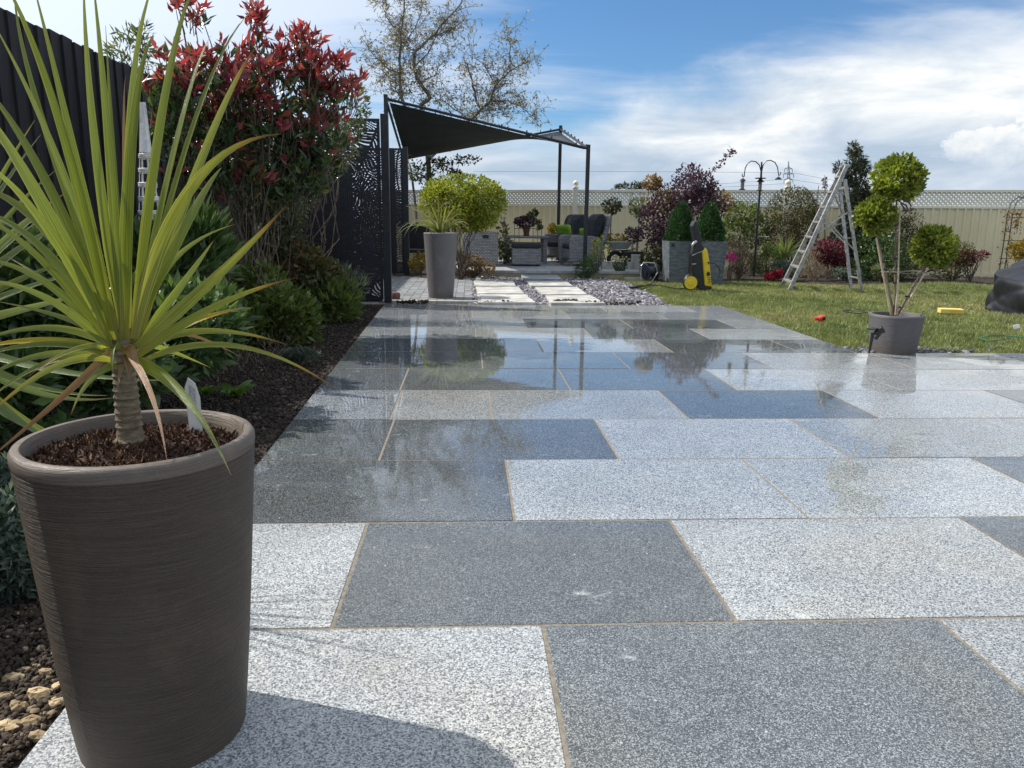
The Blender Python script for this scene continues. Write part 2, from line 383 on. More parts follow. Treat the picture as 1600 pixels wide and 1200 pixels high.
def wicker_mat():
    m, g, b = base_mat('grey_wicker'); pos = g.new('ShaderNodeNewGeometry').outputs['Position']; x, y, z = g.sep(pos)
    v = g.comb(g.math('ADD', x, g.math('MULTIPLY', y, .9)), z, 0)
    br = g.new('ShaderNodeTexBrick'); g.put(br.inputs['Vector'], v); br.inputs['Scale'].default_value = 1
    br.inputs['Brick Width'].default_value = .055; br.inputs['Row Height'].default_value = .026; br.inputs['Mortar Size'].default_value = .0045
    br.inputs['Mortar Smooth'].default_value = .8
    br.inputs['Color1'].default_value = (.27, .27, .28, 1); br.inputs['Color2'].default_value = (.40, .395, .39, 1); br.inputs['Mortar'].default_value = (.055, .055, .06, 1)
    g.put(b.inputs['Base Color'], br.outputs[0]); b.inputs['Roughness'].default_value = .6
    bump(g, b, g.math('SUBTRACT', 1.0, br.outputs['Fac']), .8, .006); return m
M_WICK = wicker_mat()

# foliage colours
L_RED = leaf_mat('red_leaf', [(0, (.12, .030, .038)), (.35, (.25, .048, .062)), (.65, (.38, .085, .085)), (.85, (.42, .15, .09)), (1, (.17, .14, .06))], .42, .30, .6, (1.4, .8, .7))
L_GREEN = leaf_mat('glossy_green_leaf', [(0, (.028, .048, .022)), (.6, (.07, .115, .04)), (.9, (.14, .19, .065)), (1, (.30, .14, .05))], .25, .25, .5)
L_DARK = leaf_mat('dark_green_leaf', [(0, (.035, .060, .026)), (.6, (.08, .14, .048)), (1, (.17, .25, .085))], .32, .35, .5)
L_DARKOL = leaf_mat('olive_leaf', [(0, (.045, .05, .022)), (.5, (.09, .09, .035)), (1, (.17, .14, .07))], .3, .5)
L_VARIE = leaf_mat('grey_green_leaf', [(0, (.06, .085, .045)), (.5, (.13, .155, .08)), (.85, (.24, .25, .14)), (1, (.42, .40, .28))], .35, .45)
L_LIME = leaf_mat('yellow_green_leaf', [(0, (.09, .14, .02)), (.4, (.20, .26, .03)), (.75, (.38, .38, .04)), (1, (.50, .42, .06))], .35, .45)
L_BRIGHT = leaf_mat('fresh_green_leaf', [(0, (.055, .085, .025)), (.5, (.11, .155, .04)), (1, (.22, .27, .08))], .38, .45)
L_TOPI = leaf_mat('topiary_leaf', [(0, (.075, .125, .022)), (.45, (.18, .235, .036)), (.8, (.35, .375, .055)), (1, (.47, .47, .10))], .35, .35)
L_BOX = leaf_mat('box_leaf', [(0, (.015, .045, .018)), (.6, (.035, .095, .03)), (1, (.08, .16, .05))], .25, .4)
L_PURP = leaf_mat('purple_leaf', [(0, (.045, .028, .040)), (.5, (.095, .058, .078)), (.88, (.17, .11, .125)), (1, (.30, .18, .12))], .3, .4, .4, (1.3, .8, .9))
L_ORANGE = leaf_mat('copper_leaf', [(0, (.13, .07, .035)), (.5, (.25, .15, .07)), (1, (.40, .29, .14))], .35, .5)
L_GOLD = leaf_mat('golden_leaf', [(0, (.12, .11, .02)), (.5, (.32, .22, .03)), (1, (.50, .36, .06))], .35, .5)
L_CONIF = leaf_mat('conifer_needle', [(0, (.022, .034, .022)), (.6, (.05, .065, .035)), (1, (.12, .11, .065))], .15, .6)
L_CRIM = leaf_mat('crimson_leaf', [(0, (.05, .014, .02)), (.5, (.13, .03, .045)), (1, (.27, .08, .09))], .35, .4, .4, (1.4, .7, .8))
L_FLRED = leaf_mat('red_petal', [(0, (.16, .008, .025)), (.6, (.34, .02, .05)), (1, (.48, .06, .09))], .3, .5)
L_PINK = leaf_mat('magenta_petal', [(0, (.45, .03, .22)), (1, (.70, .12, .40))], .3, .5)
L_CREAMF = leaf_mat('cream_petal', [(0, (.45, .42, .22)), (1, (.75, .72, .45))], .3, .5)
L_SAGE = leaf_mat('sage_leaf', [(0, (.05, .075, .06)), (.6, (.11, .15, .115)), (1, (.24, .29, .23))], .25, .6)
L_DRY = leaf_mat('dry_stem', [(0, (.13, .10, .07)), (.6, (.25, .19, .13)), (1, (.42, .34, .25))], .2, .7)
L_TREE = leaf_mat('spring_tree_leaf', [(0, (.12, .12, .06)), (.4, (.22, .20, .11)), (.75, (.38, .31, .24)), (1, (.62, .53, .47))], .5, .5)
L_HEDGE = leaf_mat('far_hedge', [(0, (.05, .06, .035)), (1, (.12, .12, .08))], .1, .8)

def strap_mat(name, ramp, trans=.42):
    """long strap leaf: 't' runs from base to tip, 's' from edge to edge"""
    m, g, b = base_mat(name)
    t = g.new('ShaderNodeAttribute', attribute_name='t').outputs['Fac']; s = g.new('ShaderNodeAttribute', attribute_name='s').outputs['Fac']
    pos = g.new('ShaderNodeNewGeometry').outputs['Position']; oi = g.new('ShaderNodeObjectInfo').outputs['Random']
    tt = g.math('ADD', t, g.math('MULTIPLY', g.math('SUBTRACT', g.noise(pos, 18, 4), .5), .07))
    tt = g.math('ADD', tt, g.math('MULTIPLY', g.math('SUBTRACT', oi, .5), .06))
    c = g.ramp(tt, ramp)
    lines = g.noise(g.comb(g.math('MULTIPLY', s, 16.0), g.math('MULTIPLY', t, 1.3), g.math('MULTIPLY', oi, 9.0)), 1.5, 5, .7)
    k = g.math('ADD', .42, g.math('MULTIPLY', g.smooth(lines, .3, .7), .92)); c = g.mix(1.0, c, g.comb(k, k, k), 'MULTIPLY')
    k2 = g.math('ADD', .82, g.math('MULTIPLY', oi, .36)); c = g.mix(1.0, c, g.comb(k2, g.math('MULTIPLY', k2, 1.0), k2), 'MULTIPLY')
    edge_ = g.smooth(g.math('ABSOLUTE', g.math('SUBTRACT', s, .5)), .40, .5)
    c = g.mix(g.math('MULTIPLY', edge_, .45), c, (.50, .47, .20))
    sp2 = g.noise(pos, 130, 4, .7); c = g.mix(g.math('MULTIPLY', g.smooth(sp2, .66, .72), .5), c, (.20, .12, .05))
    bump(g, b, lines, .5, .002)
    g.put(b.inputs['Base Color'], c); b.inputs['Roughness'].default_value = .34; b.inputs['Specular IOR Level'].default_value = .6
    tr = g.new('ShaderNodeBsdfTranslucent'); g.put(tr.inputs[0], g.mix(1.0, c, (1.3, 1.25, .5), 'MULTIPLY'))
    mx = g.new('ShaderNodeMixShader'); mx.inputs[0].default_value = trans
    m.node_tree.links.new(b.outputs[0], mx.inputs[1]); m.node_tree.links.new(tr.outputs[0], mx.inputs[2])
    m.node_tree.links.new(mx.outputs[0], m.node_tree.nodes['Material Output'].inputs[0]); return m
S_GREEN = strap_mat('strap_green', [(0, (.42, .42, .10)), (.12, (.26, .31, .05)), (.5, (.20, .255, .065)), (.93, (.25, .28, .10)), (.965, (.33, .22, .08)), (1, (.22, .10, .045))])
S_BROWNTIP = strap_mat('strap_browntip', [(0, (.42, .42, .10)), (.3, (.29, .33, .07)), (.72, (.34, .34, .07)), (.80, (.42, .28, .05)), (.88, (.25, .12, .05)), (1, (.14, .06, .035))])
S_YELLOW = strap_mat('strap_yellow', [(0, (.35, .33, .10)), (.4, (.42, .38, .06)), (.75, (.60, .40, .03)), (.9, (.50, .25, .05)), (1, (.25, .12, .06))])
S_DEAD = strap_mat('strap_dead', [(0, (.38, .22, .07)), (.3, (.36, .20, .10)), (1, (.25, .13, .08))], .25)
S_PALE = strap_mat('strap_pale', [(0, (.2, .26, .09)), (.8, (.22, .28, .12)), (1, (.3, .25, .15))])
S_VARI = strap_mat('strap_variegated', [(0, (.15, .19, .07)), (.5, (.34, .34, .16)), (1, (.45, .38, .22))])

# ------------------------------------------------------------------ foliage generators
def ellipsoid_pts(n, c, r, clumps, spread=.28, shell=.55):
    """leaf positions gathered in clumps near the surface of an ellipsoid"""
    c = np.array(c); r = np.array(r)
    d = RNG.normal(size=(clumps, 3)); d /= np.linalg.norm(d, axis=1)[:, None]
    rad = (shell + (1-shell)*RNG.random(clumps)**.6)[:, None]*(0.86+.28*RNG.random((clumps, 1)))
    cc = d*rad
    k = RNG.integers(0, clumps, n)
    p = cc[k] + RNG.normal(size=(n, 3))*spread*(.6+.8*RNG.random((clumps, 1)))[k]
    L = np.linalg.norm(p, axis=1)[:, None]; p = np.where(L > 1.12, p/L*(1.0+.14*RNG.random((n, 1))), p)
    out = p/np.maximum(np.linalg.norm(p, axis=1)[:, None], 1e-6)
    tone = RNG.random(clumps)[k]
    return c + p*r, out, tone
def leaf_geo(P, OUT, L, Wd, tone, updir=.35, rnd=.8, fold=.18, wide=.5, toneamp=.35, droop=0):
    n = len(P)
    d = OUT*.8 + RNG.normal(size=(n, 3))*rnd + np.array([0, 0, updir]) ; d /= np.linalg.norm(d, axis=1)[:, None]
    a = RNG.normal(size=(n, 3)); s = np.cross(d, a); s /= np.linalg.norm(s, axis=1)[:, None]; nn = np.cross(d, s)
    l = (L*(.65+.7*RNG.random(n)))[:, None]; w = l/L*Wd*(.8+.4*RNG.random(n))[:, None]
    v0 = P; v1 = P + d*l*wide + s*w*.5 + nn*w*fold; v2 = P + d*l - np.array([0, 0, 1])*l*droop; v3 = P + d*l*wide - s*w*.5 + nn*w*fold
    V = np.stack([v0, v1, v2, v3], 1).reshape(-1, 3)
    i = np.arange(n)*4
    F = np.stack([np.stack([i, i+1, i+2], 1), np.stack([i, i+2, i+3], 1)], 1).reshape(-1, 3)
    v = np.clip(RNG.random(n)*(1-toneamp) + tone*toneamp, 0, 1)
    return V, F, np.repeat(v, 2)
class Leaves:
    def __init__(s): s.V = []; s.F = []; s.A = []; s.o = 0
    def add(s, V, F, A): s.V.append(V); s.F.append(F+s.o); s.A.append(A); s.o += len(V); return s
    def blob(s, n, c, r, L, Wd, clumps=40, spread=.28, shell=.55, **kw):
        P, O, t = ellipsoid_pts(n, c, r, clumps, spread, shell); return s.add(*leaf_geo(P, O, L, Wd, t, **kw))
    def pts(s, P, O, L, Wd, **kw):
        return s.add(*leaf_geo(np.array(P), np.array(O), L, Wd, RNG.random(len(P)), **kw))
    def build(s, name, m, parent, kind='stuff', label=None):
        me = np_mesh(name, np.concatenate(s.V), np.concatenate(s.F), m, np.concatenate(s.A))
        return place(name, me, parent, kind=kind, label=label)
def wiggle(a, b, n=5, amp=.08):
    a, b = Vector(a), Vector(b); L = (b-a).length; out = []
    for i in range(n+1):
        t = i/n; w = math.sin(math.pi*t)*amp*L
        out.append(a.lerp(b, t) + Vector((random.uniform(-w, w), random.uniform(-w, w), random.uniform(-w, w)*.4)))
    return out
def stems(base, tops, r0, r1, n=5, amp=.08, spread=.05, sides=5):
    mb = MB()
    for t in tops:
        b = Vector(base) + Vector((random.uniform(-spread, spread), random.uniform(-spread, spread), 0))
        p = wiggle(b, t, n, amp); mb.tube(p, [r0 + (r1-r0)*i/n for i in range(n+1)], sides, False)
    return mb
def blob_at(px, py, rx, ry, Y, ry_depth=None):
    k = pxm(Y); c = at(px, py, Y=Y); return c, (rx*k, (ry_depth if ry_depth else min(rx, ry)*k*1.0), ry*k)
def shrub(name, label, cat, blobs, m, L, Wd, n, Y, clumps=40, group=None, stem=None, ground=0.0, extra=None, **kw):
    """blobs: (px, py, rx, ry[, dY]) ; a shrub with stems and a clumpy crown"""
    cs = [blob_at(b[0], b[1], b[2], b[3], Y + (b[4] if len(b) > 4 else 0)) for b in blobs]
    bx_ = sum(c.x for c, r in cs)/len(cs); by_ = sum(c.y for c, r in cs)/len(cs)
    t = thing(name, label, cat, (bx_, by_, ground), group)
    area = [b[2]*b[3] for b in blobs]; tot = sum(area)
    lv = Leaves()
    for (c, r), a in zip(cs, area): lv.blob(max(20, int(n*a/tot)), c, r, L, Wd, clumps=max(6, int(clumps*a/tot)), **kw)
    lv.build('foliage', m, t)
    if extra: extra(t, cs)
    mb = stems((bx_, by_, ground-.02), [Vector(c) + Vector((random.uniform(-.5, .5)*r[0], random.uniform(-.5, .5)*r[1], random.uniform(-.2, .6)*r[2])) for c, r in cs for _ in range(4)],
               stem or .009, .003, 5, .07, .04)
    part('stems', mb, M_BARK, t, smooth=True)
    return t
def strap_leaf(base, mid, tip, width, roll=0, segs=12, fold=.28):
    """ribbon leaf along a quadratic curve, V folded, with 't' and 's' attributes"""
    base, mid, tip = Vector(base), Vector(mid), Vector(tip)
    vs = []; ts = []; ss = []; fs = []
    ctrl = mid*2 - (base+tip)*.5
    prev = None
    for i in range(segs+1):
        t = i/segs; p = base*(1-t)**2 + ctrl*2*t*(1-t) + tip*t*t
        tan = ((ctrl-base)*(1-t) + (tip-ctrl)*t).normalized()
        ref = Vector((math.sin(roll), -math.cos(roll), .25))
        s = tan.cross(ref).normalized()
        if prev and s.dot(prev) < 0: s = -s
        prev = s; nn = s.cross(tan).normalized()
        w = width*.5*min(1, .55+2.2*t)*max(0.03, (1-max(0, (t-.18)/.82)**1.35))
        for k, q in ((-1, 0), (0, 1), (1, 2)):
            vs.append(p + s*w*k + nn*(abs(k)*w*fold)); ts.append(t); ss.append(q/2)
    for i in range(segs):
        for q in (0, 1): fs.append((i*3+q, i*3+q+1, (i+1)*3+q+1, (i+1)*3+q))
    return vs, fs, ts, ss
def strap_mesh(name, leaves, m):
    V = []; F = []; T = []; Q = []
    for vs, fs, ts, ss in leaves:
        o = len(V); V += [tuple(v) for v in vs]; F += [tuple(i+o for i in f) for f in fs]; T += ts; Q += ss
    me = bpy.data.meshes.new(name); me.from_pydata(V, [], F); me.update()
    for nm, dat in (('t', T), ('s', Q)):
        a = me.attributes.new(nm, 'FLOAT', 'POINT'); a.data.foreach_set('value', dat)
    me.polygons.foreach_set('use_smooth', [True]*len(F)); set_mat(me, m); return me
def sheet(name, pts, z, m, kind='structure', sub=0):
    mb = MB().add([(p[0], p[1], z) for p in pts], [tuple(range(len(pts)))])
    o = part(name, mb, m, kind=kind); return o
def in_poly(P, poly):
    x, y = P[:, 0], P[:, 1]; c = np.zeros(len(P), bool); n = len(poly)
    for i in range(n):
        x1, y1 = poly[i][:2]; x2, y2 = poly[(i+1) % n][:2]
        if y1 == y2: continue
        hit = ((y1 > y) != (y2 > y)) & (x < (x2-x1)*(y-y1)/(y2-y1) + x1); c ^= hit
    return c
def scatter_poly(poly, n):
    a = np.array([p[:2] for p in poly]); lo, hi = a.min(0), a.max(0); out = []
    tot = 0
    while tot < n:
        P = lo + RNG.random((n*2, 2))*(hi-lo); P = P[in_poly(P, poly)]; out.append(P); tot += len(P)
        if len(P) == 0: break
    return np.concatenate(out)[:n]
def chips(name, P2, z, size, m, parent=None, tilt=.35, thick=.25, label=None, zr=.01, cat=None, kind='stuff'):
    """irregular flat stones / clods as jittered prisms"""
    n = len(P2); s = size*(.45+1.1*RNG.random(n)**1.6); ang = RNG.random(n)*6.283
    zz = z + RNG.random(n)*zr
    k = np.array([[-1, -1], [1, -1], [1.15, .2], [.3, 1], [-1, .8]])
    V = []
    e1 = np.stack([np.cos(ang), np.sin(ang), RNG.normal(size=n)*tilt], 1); e2 = np.stack([-np.sin(ang), np.cos(ang), RNG.normal(size=n)*tilt], 1)
    e3 = np.cross(e1, e2); e3 /= np.linalg.norm(e3, axis=1)[:, None]
    asp = .45+.5*RNG.random(n)
    for top in (0, 1):
        for q in k:
            j = 1 + RNG.normal(size=(n, 1))*.18
            V.append(np.stack([P2[:, 0], P2[:, 1], zz], 1) + (e1*q[0]*.5*j + e2*(q[1]*.5*asp)[:, None]*j)*s[:, None]*(1-.15*top) + e3*(top*thick*s)[:, None])
    V = np.stack(V, 1).reshape(-1, 3); i = np.arange(n)*10
    tris = [(5, 6, 7), (5, 7, 8), (5, 8, 9)] + [(a, (a+1) % 5, (a+1) % 5+5) for a in range(5)] + [(a, (a+1) % 5+5, a+5) for a in range(5)]
    F = np.stack([np.stack([i+a, i+b, i+c], 1) for a, b, c in tris], 1).reshape(-1, 3)
    me = np_mesh(name, V, F, m, np.repeat(RNG.random(n), len(tris)))
    return place(name, me, parent, label=label, kind=kind, cat=cat)

# ================================================================== THE GROUND
PV0, PVS = 1.547, 0.6                      # a slab joint line and the row pitch
V_END = PV0 + PVS*11                       # far end of the patio
V_STEP = PV0 + PVS*6                       # where the patio steps in
X_R = 2.705
def xl(v): return -0.735 - 0.0235*(v-1.1)  # left edge of the patio
sheet('ground', [(-900, -60), (900, -60), (900, 1500), (-900, 1500)], -.075, M_GROUND)
bed_l = [(-2.7, -3), (-.5, -3), (xl(-3)-.0, -3), (xl(V_END), V_END+.15), (-1.0, V_END+.15), (-1.5, 12.2), (-1.5, 16), (-2.7, 17.8)]
sheet('left_border_soil', bed_l, -.022, M_SOIL)
gravel = [tuple(at(*p, z=0)[:2]) for p in ((700, 476), (1046, 477), (1028, 465), (1008, 453), (985, 443), (955, 435), (925, 431), (900, 428))] + [(2.0, 12.3), (.0, 12.3), (.0, V_END+.05)]
sheet('slate_bed', gravel, -.026, surf('gravel_base', (.05, .047, .05), (.10, .095, .1), 40, .9, 1, 120))
lawn_edge = [tuple(at(*p, z=0)[:2]) for p in ((900, 430), (940, 433), (990, 434), (1045, 440), (1100, 442), (1150, 438), (1200, 437), (1260, 441), (1330, 444), (1400, 441), (1480, 439), (1540, 443), (1600, 446))]
lawn = [(X_R+.01, V_STEP+.01), (12, V_STEP+.01), (12, 10.9)] + lawn_edge[::-1] + [gravel[7], gravel[6], gravel[5], gravel[4], gravel[3], gravel[2], gravel[1], (X_R+.01, V_END)]
sheet('lawn', lawn, -.030, M_LAWN)
bed_r = lawn_edge + [(12, 10.9), (12, 12.6), (1.9, 16.4), (1.9, 13.0)]
sheet('rear_border_soil', bed_r, -.034, M_SOIL)
sheet('rear_subsoil', [(-2.7, 12.0), (2.4, 12.0), (2.4, 16.1), (-2.7, 18.0)], -.050, M_SOIL)

# grass blades
def grass():
    P = scatter_poly(lawn, 330000); dist = np.hypot(P[:, 0], P[:, 1])
    P = P[(P[:, 0] < P[:, 1]*.80+.6)]; d = np.hypot(P[:, 0], P[:, 1]); P = P[RNG.random(len(P)) < np.clip(8/d, .45, 1)]
    n = len(P); cl_h = .5+.5*np.sin(P[:, 0]*7.1+3*np.sin(P[:, 1]*5.3))*np.sin(P[:, 1]*6.7+2*np.sin(P[:, 0]*4.1)); h = (.015+.030*RNG.random(n))*(.6+.75*cl_h); a = RNG.random(n)*6.283; w = .0042+.003*RNG.random(n)
    b = np.stack([P[:, 0], P[:, 1], np.full(n, -.031)], 1); s = np.stack([np.cos(a), np.sin(a), 0*a], 1)*w[:, None]
    tip = b + np.stack([RNG.normal(size=n)*.012, RNG.normal(size=n)*.012, h], 1)
    V = np.stack([b-s, b+s, tip], 1).reshape(-1, 3); F = np.arange(3*n).reshape(-1, 3)
    patch = .5+.5*np.sin(P[:, 0]*1.7+np.sin(P[:, 1]*1.3)*2)*np.cos(P[:, 1]*1.1+P[:, 0]*.6)
    me = np_mesh('grass', V, F, M_BLADE, np.clip(.55*RNG.random(n)+.5*patch, 0, 1))
    place('grass', me, kind='stuff', label='short patchy lawn grass with straw coloured tips', cat='grass')
grass()
# slate chippings
step_q = [[(740, 439), (802, 439), (806, 447), (742, 447)], [(743, 448.5), (810, 448.5), (819, 459), (748, 459)], [(750, 460.5), (821, 460.5), (837, 473), (753, 473)],
          [(813, 429), (868, 429), (878, 437), (818, 437)], [(822, 439.5), (885, 439.5), (895, 447), (830, 447)], [(836, 449), (902, 449), (918, 460.5), (847, 460.5)],
          [(852, 462), (923, 462), (946, 474), (861, 474)]]
step_w = [[at(*p, z=.022) for p in q] for q in step_q]
P = scatter_poly(gravel, 17000)
for q in step_w: P = P[~in_poly(P, q)]
P = P[P[:, 1] > V_END+.04]
chips('slate_chippings', P, -.020, .036, M_SLATE, label='loose plum and grey slate chippings around the stepping stones', cat='slate chippings')
ring = np.array([2.978, 5.22]); P = ring + RNG.normal(size=(1500, 2))*np.array([.24, .15]); P = P[(P[:, 1] > V_STEP+.02) & (np.hypot(*(P-ring).T) > .14) & (P[:, 0] > 2.60) & (P[:, 1] < 5.42)]
P = P[(P[:, 0] > X_R+.02) | (P[:, 1] < 5)]
chips('slate_mulch', P, -.016, .032, leaf_mat('wet_slate', [(0, (.03, .03, .035)), (.7, (.085, .083, .095)), (1, (.24, .23, .24))], 0, .4, .5), label='dark slate chippings round the foot of the topiary pot', cat='slate chippings')
# clods and crumbs in the left border
P = scatter_poly([(-2.4, .3), (-.74, .3), (xl(8), 8.1), (-2.0, 8.1)], 48000)
P = P[P[:, 0] < np.array([xl(v) for v in P[:, 1]])-.012]
chips('soil_crumbs', P, -.025, .0105, M_CLOD, label='dark crumbly soil of the left border', cat='soil', thick=.6, tilt=.5)
P = np.array([at(x, y, z=0)[:2] for x, y in zip(RNG.uniform(-20, 110, 2200), RNG.uniform(940, 1210, 2200))]); P = P[P[:, 0] < -.755]
chips('small_stones', P, -.02, .0085, leaf_mat('yellow_grit', [(0, (.03, .02, .012)), (.86, (.055, .037, .022)), (1, (.36, .27, .17))], 0, .8), label='yellowish flint grit at the bed edge beside the large pot', cat='gravel', thick=.5, tilt=.4)
FL = ['yellow flint among the group left of the large pot, near its middle', 'largest yellow flint left of the large pot', 'yellow flint touching the edge of the slab beside the pot', 'yellow flint at the top left of the group by the pot', 'yellow flint just above the patio corner',
      'yellow flint at the left image edge, low in the group', 'yellow flint closest to the large pot', 'small yellow flint highest of the group by the pot', 'yellow flint at the left image edge, middle of the group', 'lowest yellow flint, beside the slab corner', 'smallest yellow flint, right under the pot side']
for i, (x, y, s) in enumerate(((30, 1105, .022), (60, 1085, .026), (72, 1052, .020), (20, 1060, .018), (48, 1128, .020), (12, 1135, .022), (86, 1100, .017), (40, 1048, .015), (8, 1088, .017), (60, 1150, .017), (92, 1072, .014))):
    c = at(x, y, z=-.012); mb = MB().ball((0, 0, 0), 1, 10, (s*random.uniform(.8, 1.2), s*random.uniform(.6, .9), s*.5)); mb.v = [tuple(Vector(v)*random.uniform(.72, 1.15) + c) for v in mb.v]
    part('flint_stone', mb, M_STONE, smooth=False, label=FL[i], cat='stone', group='flint stones beside the large pot')

# patio: slabs are parts of the patio
patio = thing('patio', '', '', (0, 0, 0)); del patio['label']; del patio['category']; patio['kind'] = 'structure'
rows = {-1: (.162, 'LDL'), 0: (-.301, 'LDLD'), 1: (.132, 'DLLD'), 2: (-.338, 'DDLLL'), 3: (.098, 'MLDLD'), 4: (-.367, 'DDDLLM'), 5: (.076, 'DDDLLD'),
        6: (-.401, 'DDLDD'), 7: (.044, 'LLDL'), 8: (-.43, 'MMDDL'), 9: (.02, 'MLLM'), 10: (-.44, 'MLLLM')}
TONE = {'L': M_LIGHT, 'M': M_MID, 'D': M_DARK}
J = .0047
def slab(x0, x1, y0, y1, tone, xl0=None, xl1=None):
    a0 = x0 if xl0 is None else xl0; a1 = x0 if xl1 is None else xl1
    j = J; dz = random.uniform(-.0008, .0008)
    mb = MB().prism([(a0+j, y0+j, -.04), (x1-j, y0+j, -.04), (x1-j, y1-j, -.04), (a1+j, y1-j, -.04)], (0, 0, .04+dz))
    part('slab', mb, TONE[tone], patio, bev=.001)
for k in range(-8, 11):
    v0 = PV0 + PVS*k; v1 = v0 + PVS
    u0, tones = rows.get(k, ((.19, 'LDLDL') if k % 2 else (-.27, 'DLLDD')))
    xr = X_R if k >= 6 else 6.5
    n = 0; x = u0 - .9
    while x < xr - .02:
        x1 = min(x+.9, xr); tn = tones[n] if n < len(tones) else random.choice('LLDM')
        if n == 0:
            if x1 > xl(v0)+.03:
                if k == 3:
                    slab(x, -.357, v0, v1, 'M', xl(v0), xl(v1)); slab(-.357, x1, v0, v1, 'L')
                elif x < xl(v0)-.12 or True:
                    slab(x, x1, v0, v1, tn, max(xl(v0), -9), max(xl(v1), -9)) if x <= xl(v0)+.02 else (slab(x, x1, v0, v1, tn), slab(x-.9, x, v0, v1, 'M', xl(v0), xl(v1)))
        else: slab(x, x1, v0, v1, tn)
        x += .9; n += 1
vb = PV0-PVS*8
part('mortar_bed', MB().add([(xl(vb)+.006, vb, -.0016), (6.5, vb, -.0016), (6.5, V_STEP, -.0016), (X_R, V_STEP, -.0016), (X_R, V_END, -.0016), (xl(V_END)+.006, V_END, -.0016)], [(0, 1, 2, 3, 4, 5)]), M_MORTAR, patio)
part('patio_edge', MB().prism([(xl(vb)+.01, vb+.01, -.0741), (6.48, vb+.01, -.0741), (6.48, V_STEP-.01, -.0741), (X_R-.01, V_STEP-.01, -.0741), (X_R-.01, V_END-.01, -.0741), (xl(V_END)+.01, V_END-.01, -.0741)], (0, 0, .066)), M_CONC, patio)

# stepping stones
for i, q in enumerate(step_w):
    lab = ['pale stepping stone, far one of the left column of three', 'pale stepping stone in the middle of the left column', 'pale stepping stone of the left column nearest the patio',
           'grey stepping stone lying against the raised deck edge', 'pale stepping stone just in front of the grey one', 'pale stepping stone in the middle of the right column', 'pale stepping stone of the right column nearest the patio'][i]
    part('stepping_stone', MB().prism([(p.x, p.y, -.02) for p in q], (0, 0, .048 if i != 3 else .055)), M_STEPG if i == 3 else M_STEP, bev=.003, label=lab, cat='stepping stone', group='stepping stones in the slate')
P = []
for (x0, x1, yy, nn) in ((864, 902, 473.5, 420), (755, 800, 475, 90), (620, 668, 474.5, 120), (905, 1000, 475.5, 110)):
    for _ in range(nn): q = at(random.uniform(x0, x1), yy+random.gauss(0, .5), z=.0); P.append((q.x, q.y))
P = np.array(P); P[:, 1] = np.maximum(P[:, 1], V_END+.02)
chips('slate_debris', P, -.004, .022, M_CLOD, label='dark slate crumbs and soil swept against the far edge of the patio', cat='debris', thick=.5, zr=.03)
# block paving under the tall pot
bp = thing('block_paving', '', '', (0, 0, 0)); del bp['label']; del bp['category']; bp['kind'] = 'structure'
me = MB().box((0, 0, 0), (.095, .193, .05)).mesh('paving_block'); set_mat(me, M_PAVER)
for i in range(13):
    for j in range(19):
        x = -1.22 + i*.1; y = 8.45 + j*.2 + (.1 if i % 2 else 0)
        if y > 12.1: continue
        o = place('paving_block', me, bp); o.location = (x, y, -.022+random.uniform(-.002, .002)); o.rotation_euler.z = random.uniform(-.01, .01)
part('sand_bed', MB().add([(-1.3, 8.3, -.018), (.09, 8.3, -.018), (.09, 12.2, -.018), (-1.3, 12.2, -.018)], [(0, 1, 2, 3)]), surf('jointing_sand', (.06, .06, .055), None, 5, .9), bp)
me = MB().box((0, 0, 0), (.30, .08, .06)).mesh('kerb'); set_mat(me, M_CONC)
for i in range(5): o = place('kerb', me, bp); o.location = (-1.12+i*.305, 8.33, -.012)
for i in range(4):
    o = place('kerb', me, bp, label='long kerb block on the right edge of the block paving'); o.location = (.12, 8.6+i*.9, -.012); o.rotation_euler.z = R(90); o.scale = (2.9, .9, 1)

# raised deck with its slabs
deck = thing('seating_terrace', '', '', (0, 0, 0)); del deck['label']; del deck['category']; deck['kind'] = 'structure'
part('retaining_edge', MB().box((1.3, 14.2, .02), (3.6, 3.96, .08)), surf('yellow_riser', (.30, .25, .13), (.42, .36, .2), 6, .8), deck)
me = MB().box((0, 0, 0), (.594, .594, .04)).mesh('terrace_slab'); set_mat(me, surf('terrace_stone', (.27, .28, .29), (.40, .40, .40), 9, .7, .3, 80, rand=.12))
for i in range(6):
    for j in range(7):
        o = place('terrace_slab', me, deck); o.location = (-.22+i*.6, 12.5+j*.6, .081)

# ================================================================== FENCES
lf = thing('board_fence', 'tall black stained feather edge fence behind the left border', 'fence', (-2.62, 8, 0))
bmesh_ = MB().prism([(0, 0, 0), (.022, 0, 0), (.006, .155, 0), (0, .155, 0)], (0, 0, 1.0)).mesh('fence_board'); set_mat(bmesh_, M_FENCE)
v = -1.6; i = 0
while v < 17.6:
    o = place('fence_board', bmesh_, lf); o.location = (-2.60+random.uniform(0, .003), v, 0); o.scale = (1, 1, 1.985+random.uniform(-.008, .008)); v += .148
for z in (.35, 1.0, 1.7): part('rail', MB().box((-2.645, 8, z), (.05, 19.2, .07)), M_FENCE, lf)

